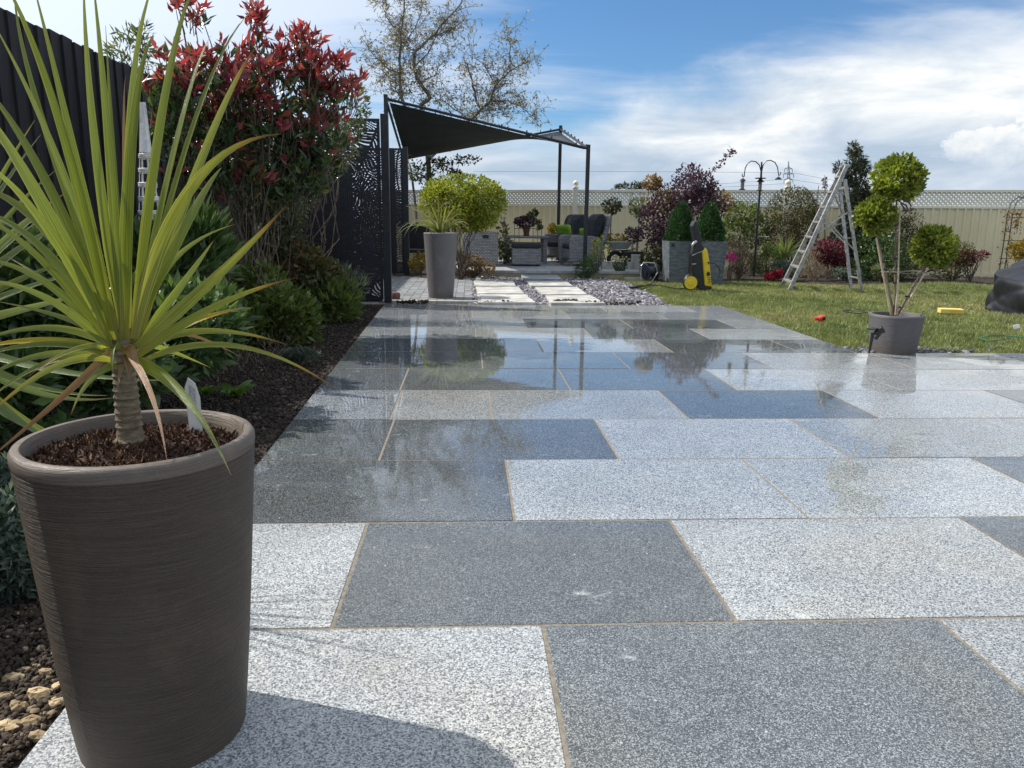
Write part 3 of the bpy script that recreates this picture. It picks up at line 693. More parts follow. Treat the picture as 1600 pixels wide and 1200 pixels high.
FA, FB = Vector((.88, 16.56, 0)), Vector((8.67, 13.59, 0)); FD = (FB-FA).normalized(); FN = Vector((FD.y, -FD.x, 0))
def fp(x): return FA + FD*((x-FA.x)/FD.x)
def fence_x(px):
    d = FWD*FPX + RGT*(px-800) - UPV*(350-600); n = np.array([FD.y, -FD.x]); s = (n @ np.array([FA.x, FA.y]))/(n @ d[:2]); return s*d[0]
px_posts = [-2.5, fence_x(898), fence_x(1226), 10.6, 14.0]
rf = thing('cream_fence', 'cream ribbed panel fence with lattice top along the rear border', 'fence', (4, 15.4, 0))
FH = 1.5
frz = math.atan2(FD.y, FD.x)
for i in range(4):
    a, b = fp(px_posts[i]), fp(px_posts[i+1]); L = (b-a).length
    mb = MB(); s = .05; prof = []
    while s < L-.05:
        prof += [(s, 0), (s+.088, 0), (s+.096, .026), (s+.120, .026)]; s += .13
    top = 1.175; vs = []
    for q, h in prof:
        p = a + FD*q + FN*h; vs += [(p.x, p.y, -.02), (p.x, p.y, top)]
    o = part('ribbed_panel', mb.add(vs, [(2*k, 2*k+2, 2*k+3, 2*k+1) for k in range(len(prof)-1)]), M_CREAM, rf)
    sm = o.modifiers.new('solid', 'SOLIDIFY'); sm.thickness = .004
    c = (a+b)/2
    part('rail', MB().box((c.x, c.y, 1.195), (L-.1, .07, .045), frz), M_CREAM_L, rf, bev=.004)
    part('rail', MB().box((c.x, c.y, 1.478), (L-.1, .075, .048), frz), M_CREAM_L, rf, bev=.004)
    part('rail', MB().box((c.x, c.y, .02), (L-.1, .05, .06), frz), M_CREAM, rf)
    mb = MB(); h0, h1 = 1.215, 1.464; hh = h1-h0; st = .078
    for sgn in (1, -1):
        q = -hh
        while q < L:
            q0, q1 = q, q+hh; z0, z1 = (h0, h1) if sgn > 0 else (h1, h0)
            if q0 < .05: z0 += (z1-z0)*(.05-q0)/hh; q0 = .05
            if q1 > L-.05: z1 = z0 + (z1-z0)*((L-.05)-q0)/(q1-q0); q1 = L-.05
            if q1 > q0+.005:
                p0 = a+FD*q0 + FN*.006*sgn; p1 = a+FD*q1+FN*.006*sgn; d = (Vector((p1.x, p1.y, z1))-Vector((p0.x, p0.y, z0))).normalized(); w = d.cross(FN)*.0165
                P0 = Vector((p0.x, p0.y, z0)); P1 = Vector((p1.x, p1.y, z1))
                mb.prism([P0-w, P0+w, P1+w, P1-w], FN*.008)
            q += st
    part('lattice', mb, M_CREAM_L, rf, kind='stuff')
for i in range(1, 4):
    p = fp(px_posts[i]); po = part('post', MB().box((p.x, p.y, .77), (.10, .10, 1.54), frz), M_CREAM_L, rf, bev=.006)
    part('finial', MB().lathe((p.x, p.y, 1.54), [(.062, 0), (.062, .016), (.025, .022), (.022, .035), (.035, .045), (.052, .065), (.058, .09), (.052, .115), (.03, .138), (0, .146)], 16), M_CREAM_L, po, smooth=True)

# ================================================================== FAR THINGS
hd = thing('distant_hedge_tree', 'bare distant treetop showing just above the cream fence', 'tree', (35, 180, 0))
lv = Leaves()
for px, rx, ry in ((975, 14, 5), (992, 14, 7), (1003, 10, 5)):
    c, r = blob_at(px, 295, rx, ry, 180); lv.blob(160, c, r, 1.0, .25, 14)
lv.build('crown', L_HEDGE, hd); part('trunk', MB().tube([(35, 180, -.1), tuple(at(990, 296, Y=180))], .3, 6), M_BARK, hd)
PY = 350.0
pyl = thing('power_pylon', 'distant steel lattice power pylon rising above the cream fence', 'pylon', tuple(at(1233, 352, Y=PY)))
M_PYL = surf('galvanised_steel', (.22, .25, .29), None, 3, .6)
mb = MB()
def P_(x, y, dy=0): return at(x, y, Y=PY+dy)
for dyy in (-1.5, 1.5):
    mb.tube([P_(1227, 352, dyy), P_(1229, 300, dyy), P_(1231, 270, dyy), P_(1232, 252, dyy*.1)], .20, 4); mb.tube([P_(1238, 352, dyy), P_(1236, 300, dyy), P_(1233.5, 270, dyy), P_(1232, 252, dyy*.1)], .20, 4)
    ys = [350, 338, 326, 315, 305, 296, 288, 281, 275, 269]
    for i in range(len(ys)-1):
        w0 = 5.5*(ys[i]-250)/100+.3; w1 = 5.5*(ys[i+1]-250)/100+.3
        mb.tube([P_(1232.3-w0, ys[i], dyy), P_(1232.3+w1, ys[i+1], dyy)], .10, 4); mb.tube([P_(1232.3+w0, ys[i], dyy), P_(1232.3-w1, ys[i+1], dyy)], .10, 4)
part('tower', mb, M_PYL, pyl)
for yy, w in ((264, 6), (272, 8), (281, 7)):
    part('cross_arm', MB().tube([P_(1232-w, yy), P_(1232, yy-3), P_(1232+w, yy)], .16, 4).tube([P_(1232-w, yy), P_(1232+w, yy)], .12, 4), M_PYL, pyl)
    for s in (-1, 1): part('insulator', MB().tube([P_(1232+s*w, yy), P_(1232+s*w, yy+6)], .15, 4), M_PYL, pyl)
for i, (a, b, yy, lab) in enumerate((((1240, 270), (1420, 296), 3, 'upper power cable running right from the pylon'), ((1240, 281), (1420, 300), 3, 'lower power cable running right from the pylon'), ((1224, 280), (1000, 292), 2, 'upper power cable running left from the pylon'), ((1224, 287), (960, 297), 2, 'lower power cable running left from the pylon'), ((1224, 270), (740, 268), -1, 'faint high power cable running far left from the pylon'))):
    pts = [P_(a[0]+(b[0]-a[0])*k/8, a[1]+(b[1]-a[1])*k/8 + yy*math.sin(math.pi*k/8)) for k in range(9)]
    part('power_cable', MB().tube(pts, .07, 4), M_PYL, label=lab, cat='cable', group='power cables')

# ================================================================== BIRCH-LIKE TREE beyond the pergola
TY = 16.0
def tp(x, y, dY=0): return at(540+x/3.75, y/3.75, Y=TY+dY)
tree = thing('garden_tree', 'tall thin-leaved tree with crooked grey limbs behind the shade sail', 'tree', (tp(490, 1100).x, TY, 0))
limbs = [
    ([(495, 1560), (490, 1090), (488, 930), (460, 780), (440, 620), (500, 570), (430, 480), (400, 400), (410, 300), (520, 200), (640, 60), (720, -60)], .065, .012),
    ([(488, 930), (400, 760), (340, 620), (322, 500), (318, 350), (320, 200), (340, 60), (350, -80)], .045, .010),
    ([(488, 930), (600, 800), (720, 705), (790, 650), (760, 560), (740, 480), (715, 390), (690, 330)], .045, .007),
    ([(790, 650), (850, 590), (880, 500), (960, 420), (970, 260), (930, 190)], .026, .005),
    ([(850, 590), (930, 590), (1000, 610), (1060, 650), (1130, 740)], .016, .004),
    ([(960, 420), (1040, 370), (1110, 345)], .012, .004), ([(880, 500), (830, 400), (740, 320)], .013, .004),
    ([(320, 430), (240, 390), (190, 340), (120, 260)], .016, .004), ([(322, 500), (240, 440), (200, 370)], .013, .004),
    ([(400, 400), (480, 300), (560, 180), (600, 120)], .016, .004), ([(320, 200), (250, 120), (220, 40), (240, -60)], .015, .004),
    ([(318, 300), (390, 200), (440, 80), (450, -40)], .015, .004), ([(430, 480), (520, 440), (620, 290)], .012, .004),
    ([(320, 560), (270, 500), (250, 420)], .012, .004), ([(720, 705), (640, 640), (560, 580), (540, 520)], .013, .004),
    ([(790, 650), (900, 640), (980, 690)], .010, .003), ([(410, 300), (350, 260), (280, 240)], .012, .004), ([(520, 200), (620, 180), (700, 110)], .011, .004)]
mb = MB(); tw = MB(); LP = []; LO = []
for pts, r0, r1 in limbs:
    n = len(pts); dd = random.uniform(-.5, .5)
    wp = []
    for i in range(n-1):
        a = tp(*pts[i], dd*i/n); b = tp(*pts[i+1], dd*(i+1)/n)
        for k in range(3): wp.append(a.lerp(b, k/3) + Vector((random.uniform(-.02, .02), random.uniform(-.05, .05), random.uniform(-.02, .02)))*(1 if i+k else 0))
    wp.append(tp(*pts[-1], dd)); m_ = len(wp)
    mb.tube(wp, [r0+(r1-r0)*i/(m_-1) for i in range(m_)], 6)
    low = pts[0][1] > 900
    for i, p in enumerate(wp):
        if p.z < 2.45: continue
        for _ in range(3 if r0 < .03 else 2):
            d = Vector((random.gauss(0, 1), random.gauss(0, .8), random.gauss(.35, .7))).normalized(); Lg = random.uniform(.18, .62)
            e = p + d*Lg + Vector((0, 0, -.05)); q = wiggle(p, e, 4, .10); tw.tube(q, [.005, .004, .0035, .003, .002], 3, False)
            for j in range(1, 5):
                for _ in range(2):
                    s = Vector((random.gauss(0, 1), random.gauss(0, 1), random.gauss(0, 1))).normalized()*random.uniform(.05, .22)
                    e2 = q[j]+s; tw.tube([q[j], e2], [.0028, .0015], 3, False)
                    for f in (.4, .7, 1.0):
                        if random.random() < .68: LP.append(tuple(q[j]+s*f)); LO.append(tuple(s.normalized()))
part('trunk', mb, M_BIRCH, tree, smooth=True); part('twigs', tw, M_BIRCH, tree, kind='stuff')
Leaves().pts(LP, LO, .052, .024, updir=-.1, rnd=.9).build('foliage', L_TREE, tree)
# smaller tree under the sail
t2 = thing('small_tree', 'small leafy tree with a thin leaning stem under the left end of the sail', 'tree', tuple(at(652, 395, Y=15)))
mb = MB().tube([at(655, 415, Y=15), at(650, 330, Y=15), at(643, 270, Y=15), at(640, 255, Y=15)], [.03, .026, .02, .01], 6).tube([at(645, 285, Y=15), at(636, 262, Y=15)], [.015, .006], 5).tube([at(672, 395, Y=15.2), at(671, 300, Y=15.2), at(670, 245, Y=15.2)], [.05, .045, .035], 6)
part('trunk', mb, M_BIRCH, t2, smooth=True)
lv = Leaves()
for px, py, rx, ry in ((645, 262, 14, 16), (690, 262, 24, 12), (705, 280, 16, 14), (668, 285, 12, 10), (725, 250, 22, 5)):
    c, r = blob_at(px, py, rx, ry, 15); lv.blob(int(rx*ry*1.1), c, r, .06, .035, 10, .4)
lv.build('foliage', L_VARIE, t2)

# ================================================================== PERGOLA WITH SAIL
PA, PB, PC, PD = Vector((-1.28, 12.4, 2.66)), Vector((1.87, 12.6, 2.0)), Vector((1.76, 15.6, 2.62)), Vector((-1.30, 15.7, 2.02))
pg = thing('shade_sail_pergola', 'black four post pergola with a twisted dark shade sail', 'pergola', (.3, 14, 0))
for p, h in ((PA, .06), (PB, .06), (PC, .07), (PD, .05)):
    po = part('post', MB().box((p.x, p.y, (p.z+h)/2), (.06, .06, p.z+h)), M_BLACK, pg, bev=.004)
    part('base_plate', MB().box((p.x, p.y, .106 if p.x > -1 else .006), (.14, .14, .008)), M_BLACK, po)
for a, b in ((PA, PB), (PB, PC), (PC, PD), (PD, PA)): part('beam', MB().tube([a, b], .022, 8), M_BLACK, pg, smooth=True)
def hy(u, v, ins=.05):
    u = ins/3.1 + u*(1-2*ins/3.1); v = ins/3.1 + v*(1-2*ins/3.1)
    p = PA*(1-u)*(1-v) + PB*u*(1-v) + PC*u*v + PD*(1-u)*v; return p + Vector((0, 0, -.03))
N = 24; mb = MB()
mb.add([hy(i/N, j/N) + Vector((0, 0, -.02*math.sin(math.pi*i/N)*math.sin(math.pi*j/N))) for j in range(N+1) for i in range(N+1)],
       [(j*(N+1)+i, j*(N+1)+i+1, (j+1)*(N+1)+i+1, (j+1)*(N+1)+i) for j in range(N) for i in range(N)])
o = part('sail', mb, M_SAIL, pg, smooth=True); sm = o.modifiers.new('solid', 'SOLIDIFY'); sm.thickness = .003
for a, b, f in ((PA, PB, lambda s: hy(s, 0)), (PB, PC, lambda s: hy(1, s)), (PC, PD, lambda s: hy(1-s, 1)), (PD, PA, lambda s: hy(0, 1-s))):
    for k in range(1, 9):
        s = (k-.5)/8; p = a.lerp(b, s)
        part('clip', MB().box(p + Vector((0, 0, .032)), (.022, .022, .026)).tube([p, f(s)], .003, 4), M_BLACK, pg)

# palm-leaf cut screens
def screen(x0, x1, y, z0, z1, seed, parent, fronds, cell=.0085):
    nx = int((x1-x0)/cell); nz = int((z1-z0)/cell); X = np.linspace(0, x1-x0, nx+1); Z = np.linspace(0, z1-z0, nz+1); GX, GZ = np.meshgrid(X, Z)
    best = np.full(GX.shape, 1e9); F = np.zeros(GX.shape)
    for (ax, az, ang, ln, wd, bend, sl) in fronds:
        ca, sa = math.cos(ang), math.sin(ang); s = (GX-ax)*ca + (GZ-az)*sa; t = -(GX-ax)*sa + (GZ-az)*ca
        t = t - bend*(s/ln)**2*ln; u = s/ln
        half = wd*np.clip(np.sin(np.pi*np.clip(u*.92+.05, 0, 1)), .02, 1)
        m = np.maximum(np.abs(t)/half, np.abs(u-.5)*2)
        ph = (s + np.abs(t)*.7 + .012*np.sin(s*30+t*22) - 2.2*t*t)/sl
        f = .40 + .16*np.sin(ax*9+GX*5) - np.cos(2*np.pi*ph)*.75
        f = np.maximum(f, 1.0-np.abs(t)/.011); f = np.maximum(f, (m-.93)*9)
        f = np.where(m < 1, f, 1.0)
        upd = m < best; F = np.where(upd & (m < 1), f, F); best = np.where(upd, m, best)
    wave = (GZ + .05*np.sin(GX*9+seed) + .22*GX + .03*np.sin(GX*23+GZ*11))/.030
    bgp = .12 - np.cos(2*np.pi*wave)*.8; rib = np.abs(np.mod(GX + .10*np.sin(GZ*3.1+seed), .30)-.15); bgp = np.maximum(bgp, 1-rib/.010)
    F = np.where(best < 1, F, bgp)
    e = np.minimum(np.minimum(GX, (x1-x0)-GX), np.minimum(GZ, (z1-z0)-GZ)); F = np.maximum(F, (.030-e)/.01)
    V = []; Fc = []; idx = {}
    def vid(k, p):
        if k not in idx: idx[k] = len(V); V.append(p)
        return idx[k]
    def P(i, j): return (x0+X[i], y, z0+Z[j])
    for j in range(nz):
        for i in range(nx):
            c = ((i, j), (i+1, j), (i+1, j+1), (i, j+1)); val = [F[b][a] for a, b in c]
            pos = [q > 0 for q in val]
            if all(pos): Fc.append(tuple(vid(('c',)+q, P(*q)) for q in c)); continue
            if not any(pos): continue
            poly = []
            for k in range(4):
                a, b = c[k], c[(k+1) % 4]; va, vb_ = val[k], val[(k+1) % 4]
                if va > 0: poly.append(vid(('c',)+a, P(*a)))
                if (va > 0) != (vb_ > 0):
                    s = va/(va-vb_); pa, pb = P(*a), P(*b); key = ('e', min(a, b), max(a, b))
                    poly.append(vid(key, tuple(pa[q]+(pb[q]-pa[q])*s for q in range(3))))
            if len(poly) >= 3: Fc.append(tuple(poly))
    me = bpy.data.meshes.new('screen_panel'); me.from_pydata(V, [], Fc); me.update(); set_mat(me, M_BLACK)
    o = place('screen_panel', me, parent); sm = o.modifiers.new('solid', 'SOLIDIFY'); sm.thickness = .004
    return o
sc1 = thing('garden_screen', 'black laser cut palm leaf screen panel standing at the patio corner', 'screen', (-1.3, 8.3, 0), 'palm leaf screens')
screen(-1.80, -.925, 8.3, .03, 1.875, 1.0, sc1, [(.60, .10, 1.9, 1.25, .42, .12, .034), (.72, .02, 1.25, .75, .22, -.1, .036), (.05, .55, .35, .95, .30, .1, .030), (.9, 1.0, 2.7, .95, .26, .1, .028), (.1, .12, 1.0, .65, .25, .15, .036), (.30, 1.05, 1.1, .62, .20, -.1, .032), (.62, 1.3, 1.0, .5, .16, .1, .036)])
part('post', MB().box((-.875, 8.3, .96), (.078, .078, 1.92)), M_BLACK, sc1, bev=.003); part('foot_rail', MB().box((-1.37, 8.3, .022), (.87, .03, .03)), M_BLACK, sc1)
part('post', MB().box((-1.85, 8.3, .94), (.06, .06, 1.90)), M_BLACK, sc1)
sc2 = thing('garden_screen', 'second black palm leaf screen farther back beside the block paving', 'screen', (-1.4, 12.4, 0), 'palm leaf screens')
screen(-2.1, -1.22, 12.4, .03, 1.94, 2.0, sc2, [(.60, .10, 1.9, 1.25, .42, .12, .034), (.05, .55, .35, .95, .30, .1, .034), (.8, 1.0, 2.7, .9, .26, .1, .036)], .012)
screen(-1.19, -1.04, 12.4, .03, 1.94, 3.0, sc2, [(.15, .7, 1.9, .8, .2, .12, .04)], .012)
part('post', MB().box((-1.0, 12.4, .98), (.08, .08, 1.96)), M_BLACK, sc2, bev=.003); part('post', MB().box((-1.205, 12.4, .97), (.03, .04, 1.94)), M_BLACK, sc2)

# ================================================================== FURNITURE ON THE TERRACE
DZ = .101
def cushion(c, s, rz=0, tilt=None):
    mb = MB().box(c, s, rz, 1, tilt); return mb
def footstool():
    c = at(823, 412, Y=13.35); t = thing('footstool', 'square grey wicker footstool with a charcoal cushion at the terrace edge', 'footstool', (c.x, 13.5, DZ))
    part('base', MB().box((c.x, 13.6, DZ+.165), (.50, .46, .27)), M_WICK, t, bev=.012); part('cushion', MB().box((c.x, 13.6, DZ+.345), (.49, .45, .085)), M_CUSH, t, bev=.03)
    for sx in (-1, 1):
        for sy in (-1, 1): part('leg', MB().box((c.x+sx*.215, 13.6+sy*.19, DZ+.015), (.045, .045, .03)), M_BLKPL, t)
footstool()
c = at(822, 369, Y=14.55)
tb = thing('garden_table', 'low glass topped wicker table with the potted plant on it', 'table', (c.x, 14.55, DZ))
ztop = at(822, 369, Y=14.2).z
part('table_top', MB().box((c.x, 14.6, ztop-.02), (.80, .72, .04)), M_WICK, tb, bev=.01); part('glass', MB().box((c.x, 14.6, ztop+.004), (.76, .68, .008)), M_GLASS, tb)
part('shelf', MB().box((c.x, 14.6, ztop-.14), (.64, .56, .03)), M_WICK, tb)
for sx in (-1, 1):
    for sy in (-1, 1): part('leg', MB().box((c.x+sx*.34, 14.6+sy*.28, (ztop-.04+DZ)/2), (.07, .07, ztop-.04-DZ)), M_WICK, tb)
tpz = ztop+.008
tp_ = thing('table_pot', 'brown terracotta pot with dark purple foliage on the glass table', 'potted plant', (c.x, 14.5, tpz))
part('pot', MB().lathe((c.x, 14.5, tpz), [(0, .0), (.055, 0), (.06, .02), (.05, .03), (.075, .15), (.085, .17), (.085, .19), (.07, .19), (.07, .17), (0, .17)], 20), M_TERRA, tp_, smooth=True)
lv = Leaves(); lv.blob(420, (c.x, 14.5, tpz+.25), (.19, .15, .085), .05, .035, 20); lv.build('foliage', L_PURP, tp_)
lv = Leaves(); lv.blob(60, at(828, 336, Y=14.6), (.03, .03, .05), .06, .04, 4); lv.blob(60, at(836, 334, Y=14.6), (.03, .03, .06), .06, .04, 4); lv.blob(160, at(838, 352, Y=14.6), (.09, .07, .09), .05, .03, 8); lv.build('foliage', L_BRIGHT, tp_, label='fresh green shoots')
def armchair(cx_, cy_, rz, label, high=True, group='grey wicker armchairs'):
    """faces local -x"""
    t = thing('wicker_armchair', label, 'armchair', (0, 0, 0), group)
    part('seat_base', MB().box((.02, 0, .20), (.56, .50, .18)), M_WICK, t, bev=.02)
    part('seat_cushion', MB().box((-.02, 0, .335), (.52, .48, .09)), M_CUSH, t, bev=.03)
    for s in (-1, 1):
        pts = [(-.30, .07), (-.30, .46), (-.26, .515), (-.18, .53), (.12, .52), (.24, .48), (.31, .40), (.33, .07)]
        part('armrest', MB().prism([(x, s*.26 - (.0 if s > 0 else .09), z) for x, z in pts], (0, .09, 0)), M_WICK, t, bev=.014)
        for x in (-.26, .27): part('leg', MB().box((x, s*.27+.02*s, .035), (.055, .055, .07)), M_WICK, t)
    H = .86 if high else .64
    part('backrest', MB().prism([(.22, -.30, .12), (.30, -.30, .12), (.40+.08*high, -.30, H), (.33+.08*high, -.30, H+.01)], (0, .60, 0)), M_WICK, t, bev=.02)
    part('back_cushion', MB().prism([(.10, -.25, .38), (.22, -.25, .34), (.38, -.25, H), (.33, -.25, H+.05), (.25, -.25, H+.03), (.19, -.25, H-.06)], (0, .50, 0)), M_CUSH, t, bev=.045)
    t.location = (cx_, cy_, DZ); t.rotation_euler.z = rz; return t
a0 = at(908, 413, Y=13.9)
# parts are authored round the origin, so their parent inverse is identity
armchair(a0.x-.02, 13.9, R(10), 'high backed grey wicker armchair in front of the right terrace post')
a1 = at(880, 400, Y=14.9)
ac = armchair(a1.x, 15.0, R(28), 'grey wicker armchair behind the post with a bright lime cushion on it')
c = at(881, 359, Y=14.75)
for pc, s, lab in ((c, 1.0, 'bright lime green cushion leaning in the rear wicker armchair'), (at(915, 363, Y=14.1), .8, 'lime green cushion mostly hidden behind the black terrace post')):
    part('scatter_cushion', MB().box(pc, (.10*s, .30*s, .20*s), R(60), 1, ('Y', R(-25))), M_LIME, bev=.045, label=lab, cat='cushion')
a2 = at(750, 412, Y=13.3)
lc = thing('wicker_armchair', 'grey wicker armchair seen from behind at the left end of the terrace', 'armchair', (a2.x, 13.3, DZ), 'grey wicker armchairs')
part('backrest', MB().prism([(a2.x-.31, 13.3, DZ+.03), (a2.x+.31, 13.3, DZ+.03), (a2.x+.31, 13.3, DZ+.54), (a2.x+.26, 13.3, DZ+.575), (a2.x+.1, 13.3, DZ+.59), (a2.x-.22, 13.3, DZ+.575), (a2.x-.29, 13.3, DZ+.54)], (0, .09, 0)), M_WICK, lc, bev=.015)
for s in (-1, 1): part('armrest', MB().box((a2.x+s*.27, 13.66, DZ+.26), (.08, .54, .44)), M_WICK, lc, bev=.02)
part('seat_base', MB().box((a2.x, 13.66, DZ+.18), (.45, .50, .2)), M_WICK, lc); part('seat_cushion', MB().box((a2.x, 13.66, DZ+.33), (.45, .50, .09)), M_CUSH, lc, bev=.03)
p = at(759, 370, Y=13.28); part('label_plate', MB().box((p.x, 13.293, p.z), (.10, .008, .055)), M_BLKPL, lc)
for s in (-1, 1): part('leg', MB().box((a2.x+s*.27, 13.35, DZ+.015), (.06, .06, .03)), M_WICK, lc)
c = at(650, 400, Y=13.4); dk = thing('garden_chair', 'black garden chair half hidden behind the tall grey pot', 'chair', (c.x, 13.4, 0))
part('seat', MB().box((c.x, 13.5, .34), (.42, .45, .06)), M_BLKPL, dk, bev=.01); part('backrest', MB().box((c.x, 13.75, .58), (.42, .05, .42)), M_BLKPL, dk, bev=.01); part('side_panel', MB().box((c.x-.2, 13.5, .17), (.03, .45, .34)), M_BLKPL, dk); part('side_panel', MB().box((c.x+.2, 13.5, .17), (.03, .45, .34)), M_BLKPL, dk)
# small black trellis behind the table
tr = thing('trellis', 'small black wire trellis standing behind the potted plant', 'trellis', tuple(at(825, 400, Y=15.4)))
mb = MB(); 
for x in (804, 811, 833, 840, 846): mb.tube([at(x, 392, Y=15.4), at(x, 343, Y=15.4)], .006, 4)
for y in (343, 357, 371, 385): mb.tube([at(804, y, Y=15.4), at(846, y, Y=15.4)], .006, 4)
part('frame', mb, M_BLACK, tr)

# ================================================================== POTS
def round_pot(name, label, c, R0, H, r0, m, rim=True, wall=.02, fill=.035, n=72):
    t = thing(name, label, 'plant pot', (c[0], c[1], 0))
    prof = []; K = 40
    for i in range(K+1):
        z = i/K; prof.append((r0 + (R0-r0)*(z**.85) , z*(H-.025)))
    prof = [(0, .002), (r0*.97, .002)] + prof
    part('body', MB().lathe((c[0], c[1], 0), prof, n), m, t, smooth=True)
    a = R0
    part('rim', MB().lathe((c[0], c[1], H), [(a-.002, -.03), (a+.001, -.02), (a+.001, -.008), (a-.003, -.002), (a-.008, 0), (a-wall+.004, -.001), (a-wall, -.006), (a-wall-.004, -.05), (a-wall-.006, -.10)], n), m if not rim else M_RIM, t, smooth=True)
    return t
PC_, PH = (-.533, 1.221), .532
pot = round_pot('large_pot', 'large tapered brown ribbed pot in the left foreground holding the spiky plant', PC_, .177, PH, .133, M_POT, wall=.018)
# compost surface, lumpy
nr, na = 18, 64; vs = []; fs = []
for i in range(nr+1):
    for k in range(na):
        r = .158*i/nr; th = 2*math.pi*k/na; h = PH-.030 + .016*(1-(i/nr)**2) + random.uniform(-.0035, .0035)
        vs.append((PC_[0]+r*math.cos(th), PC_[1]+r*math.sin(th), h))
for i in range(nr):
    for k in range(na): fs.append((i*na+k, i*na+(k+1) % na, (i+1)*na+(k+1) % na, (i+1)*na+k))
part('compost', MB().add(vs, fs), M_COMPOST, pot)
n = 5200; rr = .155*np.sqrt(RNG.random(n)); th = RNG.random(n)*6.283; P = np.stack([PC_[0]+rr*np.cos(th), PC_[1]+rr*np.sin(th)], 1)
lv = Leaves(); z = PH-.030+.016*(1-(rr/.158)**2); P3 = np.stack([P[:, 0], P[:, 1], z-.001], 1)
lv.add(*leaf_geo(P3, np.stack([np.cos(RNG.random(n)*6.28), np.sin(RNG.random(n)*6.28), .1*np.ones(n)], 1), (.006+.007*RNG.random()), .0035, RNG.random(n), updir=.35, rnd=.7, fold=.5)); lv.build('compost_fibres', M_CHIP, pot)

# cordyline in the pot
trunk_b = at(201, 655, Y=PC_[1]); trunk_b.z = PH-.02; CT = at(198, 548, Y=PC_[1])
cord = thing('cordyline', 'spiky green cordyline with long strap leaves and a ringed trunk in the large brown pot', 'plant', tuple(trunk_b))
prof = []; Ht = CT.z-trunk_b.z+.02
for i in range(46):
    z = i/45; prof.append((.0190-.0035*z + (.0018 if i % 3 == 0 else 0) + random.uniform(-.0006, .0006) + .006*max(0, 1-z*7), z*Ht))
part('trunk', MB().lathe(trunk_b, prof, 20), surf('ringed_trunk', (.13, .10, .06), (.24, .19, .12), 60, .85, .7, 140, stretch=(1, 1, 3), dist=.004), cord, smooth=True)
CL = [  # mid px, tip px, depth offset of tip, width px, kind
    ((95, 260), (-25, 10), .05, 15, 'g'), ((92, 180), (-10, -60), -.10, 26, 'g'), ((62, 170), (22, -30), .12, 16, 'g'), ((105, 190), (48, -40), -.02, 14, 'g'), ((147, 210), (130, -60), .06, 17, 'g'),
    ((168, 200), (143, -50), .00, 17, 'g'), ((205, 160), (246, -40), .10, 15, 'g'), ((207, 220), (240, 52), -.08, 27, 'g'), ((258, 150), (308, -25), .04, 17, 'g'), ((284, 190), (331, 55), .12, 15, 'g'),
    ((308, 180), (397, 15), .02, 13, 'g'), ((330, 212), (402, 72), .16, 17, 't'), ((296, 298), (440, 209), -.05, 25, 't'), ((300, 335), (346, 262), .10, 20, 'g'), ((343, 428), (446, 322), -.02, 22, 't'),
    ((330, 482), (462, 434), -.08, 17, 't'), ((292, 507), (385, 480), .05, 17, 'y'), ((325, 517), (450, 539), .02, 14, 't'), ((372, 541), (538, 617), -.02, 12, 't'), ((282, 612), (361, 742), -.26, 24, 'g'),
    ((234, 610), (262, 728), -.24, 13, 'd'), ((207, 545), (217, 590), -.09, 17, 'd'), ((178, 545), (177, 585), -.08, 16, 'g'), ((143, 592), (111, 648), -.10, 13, 'g'), ((92, 625), (-40, 735), -.05, 14, 'd'),
    ((82, 575), (-40, 672), -.12, 15, 't'), ((75, 566), (-40, 645), .02, 13, 'g'), ((62, 556), (-50, 612), -.05, 15, 'g'), ((70, 537), (-60, 567), .04, 14, 'g'), ((62, 532), (-50, 550), .08, 16, 'y'), ((70, 512), (-60, 545), -.05, 14, 'g'),
    ((70, 440), (-50, 405), .06, 17, 'g'), ((66, 462), (-60, 440), -.05, 15, 'g'), ((60, 400), (-50, 330), .00, 17, 'g'), ((62, 262), (-40, 120), .08, 22, 'g'), ((52, 292), (-60, 130), -.05, 26, 'g'), ((56, 292), (-40, 190), .12, 15, 'g'),
    ((58, 335), (-50, 245), -.10, 18, 'g'), ((66, 352), (-60, 285), .05, 24, 'g'), ((56, 378), (-60, 330), .10, 18, 'g'), ((288, 440), (334, 375), .08, 15, 'g'), ((232, 470), (256, 420), .05, 12, 'd'),
    ((194, 250), (196, 118), .12, 8, 'd'),
    ((125, 420), (30, 300), -.16, 20, 'g'), ((260, 420), (368, 350), .15, 15, 'g'), ((120, 545), (42, 590), -.15, 13, 't'), ((255, 545), (330, 575), .12, 13, 'g'), ((110, 470), (10, 400), .14, 16, 'g'),
    ((181, 300), (165, 40), .03, 20, 'g'), ((190, 575), (183, 612), -.06, 12, 'd'), ((212, 572), (222, 606), -.05, 11, 'd'), ((200, 570), (203, 600), -.08, 12, 'd'), ((165, 570), (140, 606), .03, 10, 'd'), ((235, 566), (256, 594), .02, 10, 'd'), ((110, 500), (-10, 470), .02, 13, 'g'), ((275, 520), (380, 560), .10, 11, 'd')]
SM = {'g': S_GREEN, 't': S_BROWNTIP, 'y': S_YELLOW, 'd': S_DEAD}
for i, (mid, tip, dd, w, k) in enumerate(CL):
    dirx = (tip[0]-198)/400; b = CT + Vector((max(-.016, min(.016, dirx*.03)), dd*.09, random.uniform(-.012, .02) + (.016 if tip[1] < 300 else -.008)))
    mY = PC_[1]+dd*.62; tY = PC_[1]+dd
    mp = at(*mid, Y=mY); tpnt = at(*tip, Y=tY)
    L = strap_leaf(b, mp, tpnt, w*pxm(mY)*.88, roll=random.uniform(-.5, .5), segs=14)
    place('leaf', strap_mesh('leaf', [L], SM[k]), cord)
